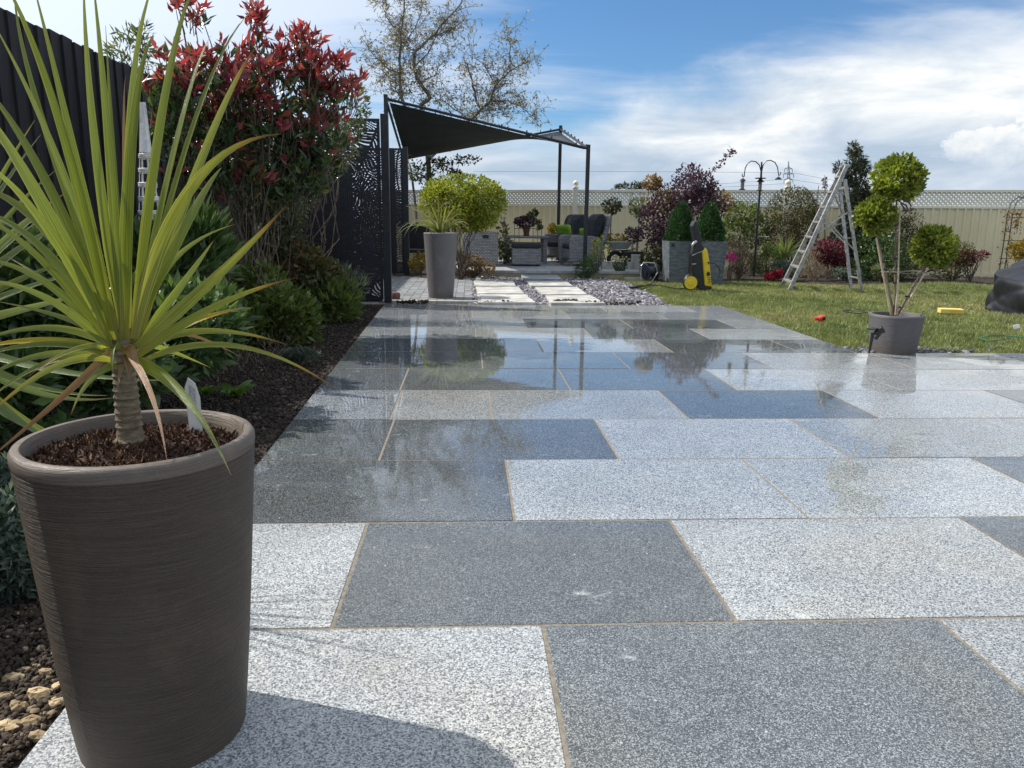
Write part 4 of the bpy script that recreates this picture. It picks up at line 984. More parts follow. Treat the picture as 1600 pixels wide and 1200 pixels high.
# plant label in the pot
lb = at(304, 640, Y=1.30); lp = at(297, 590, Y=1.30)
tag = thing('plant_label', 'white plastic plant label stuck in the compost at the back of the large pot', 'plant label', (lb.x, 1.30, PH-.03))
w = .0105; part('tag', MB().prism([(lp.x-.004, 1.30, lp.z), (lp.x-w, 1.30, lp.z-.018), (lp.x-w*.7, 1.30, PH-.03), (lb.x+w, 1.30, PH-.03), (lp.x+w*1.3, 1.30, lp.z-.035), (lp.x+w*.7, 1.30, lp.z-.010)], (0, .0014, 0)), M_WHITE, tag)
part('tag_picture', MB().prism([(lp.x-.003, 1.2990, lp.z-.012), (lp.x-w*.5, 1.2990, lp.z-.045), (lb.x+w*.35, 1.2990, lp.z-.055), (lp.x+w*.7, 1.2990, lp.z-.02)], (0, .0005, 0)), surf('faded_print', (.34, .34, .36), (.6, .6, .6), 220, .6), tag)

# second cordyline outside the left edge of the frame, fronds reaching in
c2 = at(-110, 520, Y=1.9); cord2 = thing('cordyline', 'second cordyline whose pale fronds reach in from the left edge behind the first', 'plant', (c2.x, c2.y, 0))
part('trunk', MB().tube([(c2.x, c2.y, -.02), c2], [.03, .022], 10), M_BARK, cord2, smooth=True)
for tip, bend in (((54, 188), 6), ((64, 210), 8), ((88, 265), 8), ((102, 302), 8), ((78, 325), 6), ((60, 345), 5), ((120, 340), 8), ((135, 400), 5), ((128, 425), 4), ((150, 455), 0), ((175, 622), -14), ((276, 594), -8), ((168, 618), -10), ((165, 700), -20), ((40, 668), -8), ((180, 700), -20), ((-60, 150), 5), ((-160, 120), 0), ((-250, 300), 8), ((-300, 500), 0), ((-260, 650), -15), ((20, 240), 5)):
    tY = 1.75+random.uniform(-.12, .35); tpn = at(*tip, Y=tY); m_ = c2.lerp(tpn, .5) + Vector((0, 0, bend*.004))
    place('leaf', strap_mesh('leaf', [strap_leaf(c2, m_, tpn, 15*pxm(tY), roll=random.uniform(-.6, .6), segs=10)], S_PALE), cord2)

# tall grey pot by the screen
TP = (-.331, 8.83)
tall = round_pot('tall_pot', 'tall tapered light grey ribbed pot standing on the block paving', TP, .190, .73+.0, .139, M_POT2, rim=False, n=48)
part('compost', MB().lathe((TP[0], TP[1], .69), [(0, .0), (.165, 0)], 24), M_COMPOST, tall)
ph = thing('variegated_grass', 'arching cream striped strap plant growing in the tall grey pot', 'plant', (TP[0], TP[1], .69))
b0 = Vector((TP[0], TP[1], .69))
for tip in ((618, 372), (630, 372), (641, 362), (664, 372), (700, 352), (722, 362), (736, 368), (650, 340), (660, 345), (708, 342), (683, 300), (690, 318), (672, 322), (700, 322), (650, 330), (632, 322), (628, 352), (622, 362), (640, 345), (655, 350), (712, 325), (722, 335), (727, 345), (733, 352), (705, 365), (648, 365), (695, 345), (676, 350), (665, 340), (715, 350), (636, 320), (660, 312), (688, 332)):
    tY = TP[1]+random.uniform(-.25, .25); tpn = at(*tip, Y=tY); m_ = b0.lerp(tpn, .55); m_.z = max(m_.z+.07, .80+random.uniform(0, .08)) if tip[1] > 318 else m_.z+.02
    m_.z = min(m_.z, .69+.33)
    place('leaf', strap_mesh('leaf', [strap_leaf(b0+Vector((random.uniform(-.05, .05), random.uniform(-.05, .05), 0)), m_, tpn, random.uniform(2.2, 3.6)*pxm(8.8), random.uniform(-.8, .8), 8)], random.choice([S_VARI, S_VARI, S_PALE])), ph)

# topiary pot
QP = (2.978, 5.20)
qp = round_pot('topiary_pot', 'squat dark grey ribbed pot at the lawn edge holding the three ball topiary', QP, .175, .268, .147, M_POT3, rim=False, n=56)
part('compost', MB().lathe((QP[0], QP[1], .235), [(0, .01), (.15, 0)], 24), M_COMPOST, qp)
tpi = thing('ball_topiary', 'three ball clipped green topiary supported by bamboo canes', 'topiary', (QP[0], QP[1], .235))
QY = 5.2
for (px, py, rx, ry, n) in ((1403.5, 279, 41, 36, 6500), (1365.6, 337, 32, 29, 4600), (1459, 385.5, 34, 33, 5000)):
    c, r = blob_at(px, py, rx*.83, ry*.83, QY+.02, rx*pxm(QY)*.9)
    Leaves().blob(int(n*.62), c, r, .034, .019, 46, .19, .55, updir=.5, rnd=.7).build('leaf_ball', L_TOPI, tpi)
    part('twigs', stems(tuple(c-Vector((0, 0, r[2]))), [c+Vector((random.gauss(0, .5)*r[0], random.gauss(0, .5)*r[1], random.uniform(-.4, .6)*r[2])) for _ in range(16)], .004, .0015, 3, .1, .004, 4), M_BARK, tpi, kind='stuff')
for a, b, c_, r in (((1398, 492), (1399, 400), (1401, 312), .0075), ((1396, 490), (1382, 418), (1367, 362), .0085), ((1402, 492), (1424, 452), (1447, 415), .0095)):
    part('stem', MB().tube([at(*a, Y=QY), at(*b, Y=QY), at(*c_, Y=QY)], [r, r*.9, r*.8], 8), M_TWIG, tpi, smooth=True)
for a, b in (((1402, 492), (1406, 322)), ((1406, 494), (1450, 418)), ((1392, 492), (1369, 372)), ((1399, 492), (1403, 440))):
    part('cane', MB().tube([at(*a, Y=QY-.03), at(*b, Y=QY-.03)], .0055, 8), M_CANE, tpi, smooth=True)
for x, y in ((1400, 352), (1399, 404), (1398, 427), (1398, 442), (1400, 480), (1381, 409), (1384, 421), (1418, 463), (1404, 480)):
    p = at(x, y, Y=QY-.015); part('tie', MB().tube([p-Vector((0, 0, .006)), p+Vector((0, 0, .006))], .016 if y > 450 else .013, 8), M_BLKPL, tpi)
c = at(1412, 425, Y=QY); part('support_hoop', MB().tube([c+Vector((.14*math.cos(a*.2618), .14*math.sin(a*.2618), .004*math.sin(a))) for a in range(25)], .0035, 5), M_TWIG, tpi)
for pts in (((1406, 316), (1416, 321), (1419, 328), (1413, 334)), ((1411, 313), (1420, 316), (1424, 322), (1420, 327)), ((1407, 318), (1413, 325), (1411, 331))):
    part('loose_tie', MB().tube([at(*q, Y=QY-.17) for q in pts], [.004, .006, .005, .002][:len(pts)], 5), M_BLKPL, tpi)
# solar spot lamp stuck beside the pot
sl = thing('spot_lamp', 'black spike spotlight leaning against the topiary pot', 'garden lamp', tuple(at(1358, 552, Y=5.0)))
part('spike', MB().tube([at(1358, 552, Y=5.01), at(1364, 520, Y=5.01)], [.006, .012], 6), M_BLKPL, sl)
a, b = at(1366, 521, Y=5.01), at(1380, 514, Y=4.98); part('lamp_head', MB().tube([a, a.lerp(b, .4), b], [.012, .022, .028], 12), M_BLKPL, sl, smooth=True)
a = at(1364, 513.5, Y=5.0); part('solar_panel', MB().box(a, (.055, .05, .007), R(15), 1, ('Y', R(-6))), M_BLKPL, sl); part('bracket', MB().box(at(1371, 525, Y=5.01), (.02, .02, .05), 0, 1, ('Y', R(35))), M_BLKPL, sl)

# ================================================================== CONE PLANTERS
for i, (x0, x1, yb, lab, Y) in enumerate(((1046, 1093, 441, 'left slate grey square planter with a black plate on its corner', 11.45), (1093, 1138, 444, 'right slate grey square planter behind the pressure washer', 11.2))):
    a, b = at(x0, 376, Y=Y), at(x1, 376, Y=Y); cxx = (a.x+b.x)/2; w = b.x-a.x; H = a.z
    t = thing('square_planter', lab, 'planter', (cxx, Y+w/2, 0), 'slate grey square planters')
    part('body', MB().box((cxx, Y+w/2, H/2-.01), (w, w, H+.0), 0, .84), M_PLANTER, t, bev=.006)
    if i == 0: p = at(1052, 383, Y=Y-.01); part('plate', MB().box((p.x, Y-.004, p.z), (.045, .006, .05)), M_BLKPL, t)
    cn = thing('box_cone', ('clipped green cone of box growing in the left square planter', 'clipped green cone of box growing in the right square planter')[i], 'shrub', (cxx, Y+w/2, H), 'clipped box cones')
    n = 7500; u = 1-(1-RNG.random(n))**.62; th = RNG.random(n)*6.283; hC = (376-(316 if i == 0 else 317))*pxm(Y+.2); rad = (1-u)**.62*w*.50 + .012
    kx = 1+.10*np.sin(th*5+u*9)+.05*RNG.normal(size=n); s = .80+.22*RNG.random(n)
    P = np.stack([cxx+(-.01 if i else .0)+rad*kx*s*np.cos(th), Y+w/2+rad*kx*s*np.sin(th), H-.01+u*hC], 1); O = np.stack([np.cos(th), np.sin(th), .4+0*th], 1)
    Leaves().pts(P, O, .030, .017, updir=.3, rnd=.6).build('foliage', L_BOX, cn)
    part('stem', MB().tube([(cxx, Y+w/2, H-.02), (cxx, Y+w/2, H+hC*.85)], [.012, .004], 6), M_BARK, cn)

# ================================================================== PRESSURE WASHER
WY = 10.15
def wp(x, y, dY=0): return at(1060+x/9.233, 330+y/9.233, Y=WY+dY)
pw = thing('pressure_washer', 'black and yellow wheeled pressure washer standing on the lawn edge', 'pressure washer', tuple(wp(250, 1110)))
def slabp(name, pts, m, dY, th, bev=.012, par=None): return part(name, MB().prism([wp(x, y, dY) for x, y in pts], (0, th, 0)), m, par or pw, bev=bev)
slabp('body', [(195, 620), (235, 470), (330, 440), (400, 560), (430, 1000), (470, 1100), (250, 1100), (215, 960), (195, 850)], M_BLKPL, 0, .20, .02)
slabp('front_cover', [(395, 520), (345, 590), (365, 840), (385, 1085), (487, 1090), (470, 900), (445, 680), (425, 570)], M_YEL, -.02, .24, .018)
slabp('handle', [(205, 215), (235, 150), (262, 130), (290, 220), (345, 420), (335, 520), (250, 480), (225, 340)], M_BLKPL, .02, .16, .015)
slabp('grip', [(195, 480), (225, 440), (265, 420), (275, 450), (235, 475), (205, 515)], M_SILVER, -.01, .04, .006)
slabp('foot', [(290, 1085), (485, 1090), (480, 1125), (420, 1140), (300, 1125)], M_BLKPL, -.01, .22, .008)
part('trim_strip', MB().tube([wp(200, 640, -.006), wp(270, 605, -.006), wp(345, 580, -.006)], .004, 5), M_SILVER, pw); part('trim_strip', MB().tube([wp(200, 765, -.006), wp(255, 760, -.006)], .006, 5), M_SILVER, pw)
slabp('outlet', [(410, 890), (440, 870), (465, 900), (455, 930), (420, 935)], M_BLKPL, -.035, .03, .004); slabp('outlet', [(425, 730), (445, 730), (447, 755), (428, 755)], M_BLKPL, -.035, .03, .003)
for y in (960, 985, 1010, 1035): part('vent_slot', MB().tube([wp(425, y, -.024), wp(478, y, -.024)], .0035, 4), M_BLKPL, pw)
for dY, in ((-.05,), (.22,)):
    c = wp(172, 1035, dY); c.z = .095; MR = Matrix.Rotation(R(90), 3, 'X')
    wh = part('wheel', MB().lathe(c, [(.06, -.025), (.094, -.025), (.100, -.015), (.100, .015), (.094, .025), (.06, .025)], 28, MR), M_BLKPL, pw, smooth=True)
    part('hub_cap', MB().lathe(c, [(0, .034), (.03, .036), (.035, .030), (.086, .028), (.088, .018), (.084, -.018), (0, -.022)], 28, MR), M_YEL, wh, smooth=True)
part('lance', MB().tube([wp(170, 480, -.03), wp(160, 700, -.03), wp(145, 900, -.03)], .010, 8).tube([wp(140, 560, -.02), wp(180, 640, -.02), wp(165, 930, -.02)], .006, 6), M_BLKPL, pw)
part('hose', MB().tube([wp(455, 745, -.03), wp(520, 750, 0), wp(580, 800, .03), wp(603, 880, .05), wp(570, 970, .03), wp(500, 1045, 0), wp(470, 1060, 0)], .007, 8), M_BLKPL, pw, smooth=True)

# hose reel
HY = 11.7
hr = thing('hose_reel', 'black hose reel with grey tube frame on the lawn edge', 'hose reel', tuple(at(1016, 440, Y=HY)))
for px in (1008, 1022):
    c = at(px, 424, Y=HY); part('drum_side', MB().lathe(c, [(0, -.012), (.13, -.012), (.135, 0), (.13, .012), (0, .012)], 24, Matrix.Rotation(R(22), 3, 'Z') @ Matrix.Rotation(R(78), 3, 'Y')), surf('navy_plastic', (.012, .018, .035), None, 5, .35), hr, smooth=True)
part('drum', MB().tube([at(1008, 424, Y=HY), at(1022, 424, Y=HY)], .07, 16), M_BLKPL, hr)
part('frame', MB().tube([at(1001, 437, Y=HY-.1), at(1002, 415, Y=HY-.1), at(1006, 410, Y=HY-.1), at(1023, 411, Y=HY-.1), at(1028, 425, Y=HY-.1), at(1019, 439, Y=HY-.1)], .008, 6), M_SILVER, hr)

# wheelbarrow, crate and blocks behind
WB = 13.2
wb = thing('wheelbarrow', 'grey green wheelbarrow parked behind the armchair among the shrubs', 'wheelbarrow', tuple(at(970, 412, Y=WB)))
part('tray', MB().prism([at(952, 378, Y=WB), at(990, 378, Y=WB), at(981, 389, Y=WB), at(960, 390, Y=WB)], (0, .5, 0)), M_BARROW, wb, bev=.01)
part('frame', MB().tube([at(945, 386, Y=WB+.1), at(960, 392, Y=WB+.1), at(985, 391, Y=WB+.1), at(998, 386, Y=WB+.1)], .012, 6).tube([at(975, 391, Y=WB+.1), at(978, 412, Y=WB+.1)], .012, 6), M_BARROW, wb)
c = at(961, 405, Y=WB+.25); part('wheel', MB().lathe(c, [(.08, -.03), (.14, -.03), (.15, 0), (.14, .03), (.08, .03)], 20, Matrix.Rotation(R(90), 3, 'X')), M_BLKPL, wb, smooth=True)
c = at(991, 401, Y=13.0); part('storage_crate', MB().box((c.x, 13.15, .26), (.34, .3, .24)), M_BLKPL, label='black plastic crate beside the wheelbarrow', cat='crate', bev=.01)
for (x0, x1, y0, y1, lab) in ((987, 1002, 398, 424, 'tall grey concrete block standing in front of the black crate'), (981, 989, 410, 424, 'short grey concrete block leaning on the tall block'), (941, 975, 409, 424, 'low pale concrete block right of the armchair')):
    a, b = at(x0, y1, Y=12.75), at(x1, y0, Y=12.75); part('concrete_block', MB().prism([(a.x, 12.75, -.02), (b.x, 12.75, -.02), (b.x, 12.75, b.z), (a.x, 12.75, b.z)], (0, .12, 0)), M_CONC, label=lab, cat='block', group='concrete blocks', bev=.004)
a, b = at(976, 436, z=0), at(1012, 437, z=0); part('edging_board', MB().box(((a.x+b.x)/2, (a.y+b.y)/2, .0), ((b-a).length, .07, .05), 0), M_CONC, label='pale edging stone lying on the grass by the hose reel', cat='stone')

# ================================================================== STEP LADDER
la = thing('step_ladder', 'open aluminium step ladder standing on the lawn before the rear border', 'ladder', tuple(at(1285, 450, z=0)))
f1, f2 = at(1221, 448, z=-.02), at(1233, 454.5, z=-.02); b1, b2 = at(1330, 452, z=-.02), at(1346, 455, z=-.02)
t1, t2_ = at(1316, 262, Y=f1.y-.05), at(1323, 259, Y=f2.y+.08); u1, u2 = at(1311, 284, Y=f1.y-.05), at(1320, 280, Y=f2.y+.08)
def bar(a, b, w, d, up=Vector((0, 1, 0))):
    a, b = Vector(a), Vector(b); t = (b-a).normalized(); s = t.cross(up).normalized()*w/2; q = s.cross(t).normalized()*d/2
    return MB().add([a-s-q, a+s-q, a+s+q, a-s+q, b-s-q, b+s-q, b+s+q, b-s+q], [(3, 2, 1, 0), (4, 5, 6, 7), (0, 1, 5, 4), (1, 2, 6, 5), (2, 3, 7, 6), (3, 0, 4, 7)])
for a, b in ((f1, t1), (f2, t2_)): part('rail', bar(a, b, .052, .028), M_ALU, la, bev=.003)
for a, b in ((b1, u1), (b2, u2)): part('rear_leg', bar(a, b, .042, .026), M_ALU, la, bev=.003)
for k in range(8):
    s = .065+.122*k; a = f1.lerp(t1, s); b = f2.lerp(t2_, s); part('tread', bar(a, b, .075, .022, Vector((0, 0, 1))), M_ALU, la, bev=.002)
part('top_cap', bar(t1+Vector((0, -.02, .0)), t2_+Vector((0, .02, 0)), .11, .04, Vector((0, 0, 1))), M_ALU, la, bev=.012)
for s in (.12, .48, .93): part('crossbar', bar(b1.lerp(u1, s), b2.lerp(u2, s), .03, .018, Vector((0, 0, 1))), M_ALU, la)
for a, b in ((f1.lerp(t1, .60), b1.lerp(u1, .42)), (f2.lerp(t2_, .60), b2.lerp(u2, .36)), (f1.lerp(t1, .45), b1.lerp(u1, .62)), (f2.lerp(t2_, .45), b2.lerp(u2, .72)), (f2.lerp(t2_, .78), b1.lerp(u1, .70))): part('brace', bar(a, b, .018, .007), M_ALU, la)

# ================================================================== BIRD FEEDER POLE
BY = 12.3
def hp(x, y, d=0): return at(1120+x/5, 220+y/5, Y=BY+d)
bf = thing('bird_feeder_pole', 'tall black double crook pole in the rear border', 'bird feeder', tuple(hp(290, 1045)))
part('pole', MB().tube([hp(290, 1060), hp(320, 600), hp(345, 300), hp(351, 165)], [.018, .018, .018, .012], 8), M_BLACK, bf, smooth=True)
part('crook_arm', MB().tube([hp(345, 240), hp(333, 190), hp(305, 163), hp(270, 158), hp(240, 178), hp(222, 215), hp(216, 255), hp(214, 278), hp(205, 282), hp(198, 272), hp(200, 258)], .008, 6), M_BLACK, bf, smooth=True)
part('crook_arm', MB().tube([hp(352, 240), hp(362, 190), hp(385, 158), hp(420, 152), hp(455, 170), hp(474, 205), hp(480, 245), hp(482, 268), hp(491, 270), hp(498, 258), hp(497, 245)], .008, 6), M_BLACK, bf, smooth=True)
part('mesh_tray', MB().lathe(hp(341, 296), [(0, .01), (.085, 0), (.085, .012), (.07, .014)], 16), M_BLACK, bf); part('feeder_ring', MB().lathe(hp(341, 322), [(.05, 0), (.06, 0), (.06, .01), (.05, .01)], 14), M_BLACK, bf)
def feeder(x, y0, y1, label, dome):
    t = thing('hanging_feeder', label, 'bird feeder', tuple(hp(x, y0)), 'feeders hung on the crook pole')
    c = hp(x, y0); h = (y1-y0)/5*pxm(BY)
    part('roof', MB().lathe(c, [(0, .01), (.02, .005), (.055 if dome else .05, -.03), (.05, -.034), (0, -.034)], 16), M_BLACK, t, smooth=True)
    part('tube', MB().lathe(c-Vector((0, 0, .034)), [(.028, 0), (.028, -h+.045), (.0, -h+.045)], 14), surf('seed_mesh', (.10, .08, .06), (.25, .22, .18), 80, .5) if not dome else M_BLACK, t, smooth=True)
    part('perch', MB().lathe(c-Vector((0, 0, h-.01)), [(0, 0), (.05, 0), (.05, .012), (0, .012)], 14), M_BLACK, t); part('hook', MB().tube([c, c+Vector((0, 0, .045))], .004, 4), M_BLACK, t)
feeder(204, 298, 385, 'tube feeder with seed hanging from the left crook', False); feeder(482, 286, 306, 'shallow black domed feeder hanging from the right crook', True); feeder(342, 300, 392, 'mesh feeder fixed in the middle of the pole', False)
c = hp(360, 752); part('bird_bath_dish', MB().lathe(c, [(0, -.012), (.09, -.004), (.105, .01), (.1, .012), (.085, .002), (0, -.006)], 20), M_CONC, label='small pale dish bird bath right of the crook pole', cat='bird bath')
bd = bpy.data.objects[-1] if False else None

# ================================================================== PLANTS OF THE REAR BORDER
shrub('golden_shrub', 'large rounded yellow green shrub on thin stems left of the terrace', 'shrub', [(722, 312, 60, 33), (700, 318, 38, 30, -.2), (755, 318, 32, 32), (728, 340, 45, 20), (690, 300, 22, 18)], L_LIME, .048, .026, 9500, 11.6, 150, stem=.010, shell=.6, updir=.25)
shrub('copper_spirea', 'low copper and gold spirea in front of the left armchair', 'shrub', [(735, 414, 22, 14), (720, 410, 14, 14), (757, 420, 14, 8)], L_ORANGE, .045, .02, 1500, 12.0, 50)
shrub('copper_spirea', 'tiny golden shrub between the rear screen and the tall pot', 'shrub', [(655, 412, 14, 15)], L_GOLD, .04, .02, 700, 12.2, 20)
shrub('dark_tuft', 'dark green spiky tuft at the foot of the front right pergola post', 'shrub', [(914, 420, 16, 12), (925, 414, 10, 12)], L_DARK, .07, .010, 900, 12.1, 20)
shrub('leggy_rose', 'leggy shrub with sparse yellow green leaves right of the front armchair', 'shrub', [(940, 395, 14, 22), (930, 388, 8, 12)], L_LIME, .05, .03, 130, 12.3, 30)
shrub('climbing_shrub', 'green leafy shrub between the left armchair and the table', 'shrub', [(787, 380, 10, 30), (790, 400, 10, 20)], L_VARIE, .06, .035, 500, 14.0, 24)
shrub('yellow_flowers', 'small cluster of yellow blooms behind the table', 'flowers', [(864, 358, 8, 6)], L_GOLD, .06, .04, 160, 15.5, 8)
def standard_tree(label, px, py, r, yb, m, Y):
    c, rr = blob_at(px, py, r, r*.85, Y); t = thing('standard_tree', label, 'tree', (c.x, Y, 0), 'small standard trees')
    Leaves().blob(420, c, rr, .05, .03, 26, .35, .4).build('crown', m, t); part('trunk', MB().tube([(c.x-.03, Y, 0), (c.x-.01, Y, c.z*.5), tuple(c)], [.014, .012, .007], 6), M_TWIG, t, smooth=True)
standard_tree('small mop headed standard tree right of the armchairs', 956, 322, 13, 378, L_DARKOL, 13.9)
standard_tree('small standard tree leaning against the purple shrub', 1000, 325, 15, 370, L_VARIE, 13.6)
shrub('golden_shrub', 'low golden shrub at the foot of the small mop headed tree', 'shrub', [(962, 374, 16, 8), (938, 378, 8, 10)], L_GOLD, .045, .03, 600, 13.8, 24)
shrub('purple_shrub', 'small purple shrub behind the wheelbarrow', 'shrub', [(990, 368, 13, 11)], L_PURP, .045, .03, 420, 13.4, 16)
def long_branch(t, cs):
    pts = [at(1078, 310, Y=12.6), at(1100, 278, Y=12.5), at(1122, 260, Y=12.4), at(1143, 238, Y=12.4)]
    part('branch', MB().tube(pts, [.012, .009, .007, .003], 5), M_BARK, t); P = []; O = []
    for a, b in zip(pts, pts[1:]):
        for k in range(5):
            for _ in range(6): P.append(tuple(a.lerp(b, k/5+random.random()*.05)+Vector((random.gauss(0, .02), random.gauss(0, .02), random.gauss(0, .02))))); O.append((random.gauss(0, 1), random.gauss(0, 1), random.gauss(0, 1)))
    for _ in range(30): P.append(tuple(pts[-1]+Vector((random.gauss(0, .03), 0, random.gauss(0, .03))))); O.append((random.gauss(0, 1), random.gauss(0, 1), 1))
    Leaves().pts(P, O, .055, .032, rnd=.6).build('foliage', L_PURP, t)
    lv = Leaves()
    for px, py, rx, ry in ((1032, 312, 24, 16), (1122, 318, 22, 18), (1020, 285, 12, 10)):
        c, r = blob_at(px, py, rx, ry, 12.7); lv.blob(380, c, r, .055, .03, 14, .35)
    lv.build('foliage', L_ORANGE, t, label='copper coloured young leaves')
shrub('purple_ninebark', 'large purple leaved shrub with one long branch reaching up right', 'shrub', [(1078, 285, 26, 26), (1062, 320, 40, 30), (1095, 330, 32, 34), (1025, 352, 24, 34), (1050, 370, 34, 34), (1100, 300, 22, 22)], L_PURP, .055, .035, 5200, 12.7, 150, extra=long_branch, shell=.4)
shrub('olive_shrub', 'brown olive low shrub under the purple ninebark', 'shrub', [(1030, 405, 26, 20), (1042, 420, 14, 14)], L_DARKOL, .05, .03, 1300, 12.3, 40)
dff = thing('daffodil_clump', 'clump of upright blue green leaves with pale flowers by the concrete blocks', 'plant', tuple(at(967, 425, Y=12.3)))
cb = at(967, 424, Y=12.3)
strs = [strap_leaf(cb+Vector((random.uniform(-.07, .07), random.uniform(-.05, .05), -.02)), cb+Vector((random.uniform(-.1, .1), random.uniform(-.08, .08), .10)), cb+Vector((random.uniform(-.16, .16), random.uniform(-.12, .12), random.uniform(.14, .22))), .014, random.uniform(-1, 1), 5) for _ in range(46)]
place('leaves', strap_mesh('leaves', strs, strap_mat('daffodil_leaf', [(0, (.07, .14, .08)), (1, (.10, .18, .10))])), dff, kind='stuff')
Leaves().blob(60, cb+Vector((.03, 0, .2)), (.15, .1, .03), .035, .03, 8).build('flowers', L_CREAMF, dff)

shrub('green_shrub', 'mid green leafy shrub behind the crook pole', 'shrub', [(1162, 340, 26, 22), (1150, 362, 24, 22), (1178, 360, 20, 24)], L_BRIGHT, .05, .03, 2600, 13.6, 80)
shrub('heather', 'pale straw coloured heather right of the slate planters', 'shrub', [(1150, 392, 20, 16), (1165, 412, 24, 20), (1150, 425, 14, 12)], L_DRY, .05, .010, 2600, 12.5, 60, updir=.9)
shrub('green_shrub', 'low fresh green shrub at the foot of the crook pole', 'shrub', [(1196, 408, 22, 20), (1205, 395, 14, 14)], L_BRIGHT, .04, .022, 1500, 12.5, 40)
shrub('brown_dome_shrub', 'big domed brown green shrub before the cream fence', 'shrub', [(1236, 342, 36, 44), (1222, 368, 26, 30), (1258, 350, 20, 36)], L_DARKOL, .045, .022, 6500, 13.6, 170, shell=.6)
bc = at(1225, 402, Y=12.7); bcord = thing('cordyline', 'small spiky green cordyline in the rear border left of the ladder', 'plant', tuple(bc))
for i in range(34):
    a = math.pi*(i+.5)/34; L_ = random.uniform(.32, .46); tip = bc + Vector((math.cos(a)*L_*.85, random.uniform(-.25, .25), math.sin(a)*L_*.98 + .02)); mid = bc.lerp(tip, .5) + Vector((0, 0, .03))
    place('leaf', strap_mesh('leaf', [strap_leaf(bc+Vector((0, 0, -.02)), mid, tip, .030, random.uniform(-.8, .8), 7)], S_PALE), bcord)
part('trunk', MB().tube([bc-Vector((0, 0, .4)), bc], [.03, .03], 8), M_BARK, bcord)
shrub('sage_mound', 'grey green mound of foliage below the small cordyline', 'shrub', [(1222, 417, 16, 10), (1236, 425, 10, 8)], L_SAGE, .035, .012, 1400, 12.3, 40)
shrub('red_azalea', 'small bright red flowering azalea at the lawn edge left of the ladder foot', 'shrub', [(1208, 432, 13, 6), (1216, 428, 8, 5)], L_FLRED, .03, .025, 900, 11.9, 26)
shrub('pink_flower', 'small magenta flower clump right of the planters', 'flowers', [(1142, 403, 7, 6)], L_PINK, .03, .025, 240, 12.2, 8)
shrub('crimson_acer', 'crimson leaved shrub behind the ladder', 'shrub', [(1297, 392, 26, 15), (1285, 405, 18, 12), (1310, 408, 16, 10)], L_CRIM, .045, .025, 2400, 12.6, 70)
shrub('dry_perennials', 'straw coloured dry stems behind the ladder steps', 'shrub', [(1268, 418, 18, 20), (1280, 428, 20, 10)], L_DRY, .07, .008, 900, 12.3, 30, updir=1.2)
shrub('green_perennial', 'low green perennials between the ladder legs', 'shrub', [(1312, 425, 16, 8), (1335, 430, 14, 8)], L_SAGE, .04, .02, 900, 12.1, 26)
cf = thing('conifer', 'tall dark narrow conifer behind the step ladder', 'tree', tuple(at(1340, 430, Y=13.2)))
lv = Leaves()
for px, py, rx, ry in ((1334, 235, 8, 10), (1336, 252, 13, 14), (1338, 275, 16, 18), (1336, 300, 20, 20), (1342, 325, 24, 22), (1345, 350, 28, 26), (1330, 375, 28, 26), (1355, 390, 30, 34), (1335, 405, 26, 26), (1310, 262, 5, 6), (1320, 270, 8, 8), (1352, 262, 5, 7)):
    c, r = blob_at(px, py, rx, ry, 13.2); lv.blob(int(rx*ry*3.2)+60, c, r, .075, .016, 8+int(rx*ry/40), .35, .45, updir=.5)
lv.build('foliage', L_CONIF, cf); part('trunk', MB().tube([at(1340, 436, Y=13.3), at(1336, 228, Y=13.3)], [.06, .006], 8), M_BARK, cf)
dt = thing('bare_shrub', 'bare twiggy stems sticking up left of the ladder top', 'shrub', tuple(at(1290, 400, Y=13)))
mb = MB()
for pts in (((1290, 400), (1288, 340), (1289, 300), (1288, 276)), ((1275, 380), (1276, 320), (1279, 290)), ((1279, 330), (1268, 305), (1261, 295)), ((1288, 330), (1300, 310), (1340, 300))): mb.tube([at(*p, Y=13) for p in pts], [.012, .008, .006, .003][:len(pts)], 5)
part('stems', mb, M_BARK, dt)
Leaves().blob(90, at(1289, 285, Y=13), (.03, .03, .10), .04, .02, 6).build('foliage', L_PURP, dt)
shrub('dark_laurel', 'dark dense shrub behind the topiary stems', 'shrub', [(1375, 395, 34, 38), (1362, 418, 30, 22), (1400, 410, 30, 28)], L_DARK, .05, .025, 4200, 12.6, 110)
shrub('olive_shrub', 'loose olive brown shrub between topiary and fence', 'shrub', [(1418, 365, 24, 34), (1432, 395, 26, 34), (1400, 360, 20, 20)], L_DARKOL, .04, .02, 3800, 12.9, 110)
shrub('green_perennial', 'pale strappy clump at the bed edge behind the topiary pot', 'plant', [(1385, 430, 16, 7), (1372, 425, 8, 7)], L_VARIE, .08, .014, 500, 11.9, 14)
shrub('green_shrub', 'dark green low shrub right of the lowest topiary ball', 'shrub', [(1480, 418, 30, 18), (1500, 400, 20, 22)], L_DARKOL, .04, .02, 2400, 12.2, 70)
shrub('pink_maple', 'small pink leaved maple before the cream fence', 'shrub', [(1518, 400, 26, 8), (1508, 408, 16, 8), (1535, 396, 12, 4)], L_CRIM, .04, .015, 1000, 12.1, 40)
shrub('yellow_shrub', 'yellow green shrub beside the black arch', 'shrub', [(1592, 392, 16, 12), (1605, 385, 16, 14)], L_GOLD, .045, .03, 800, 11.6, 30)
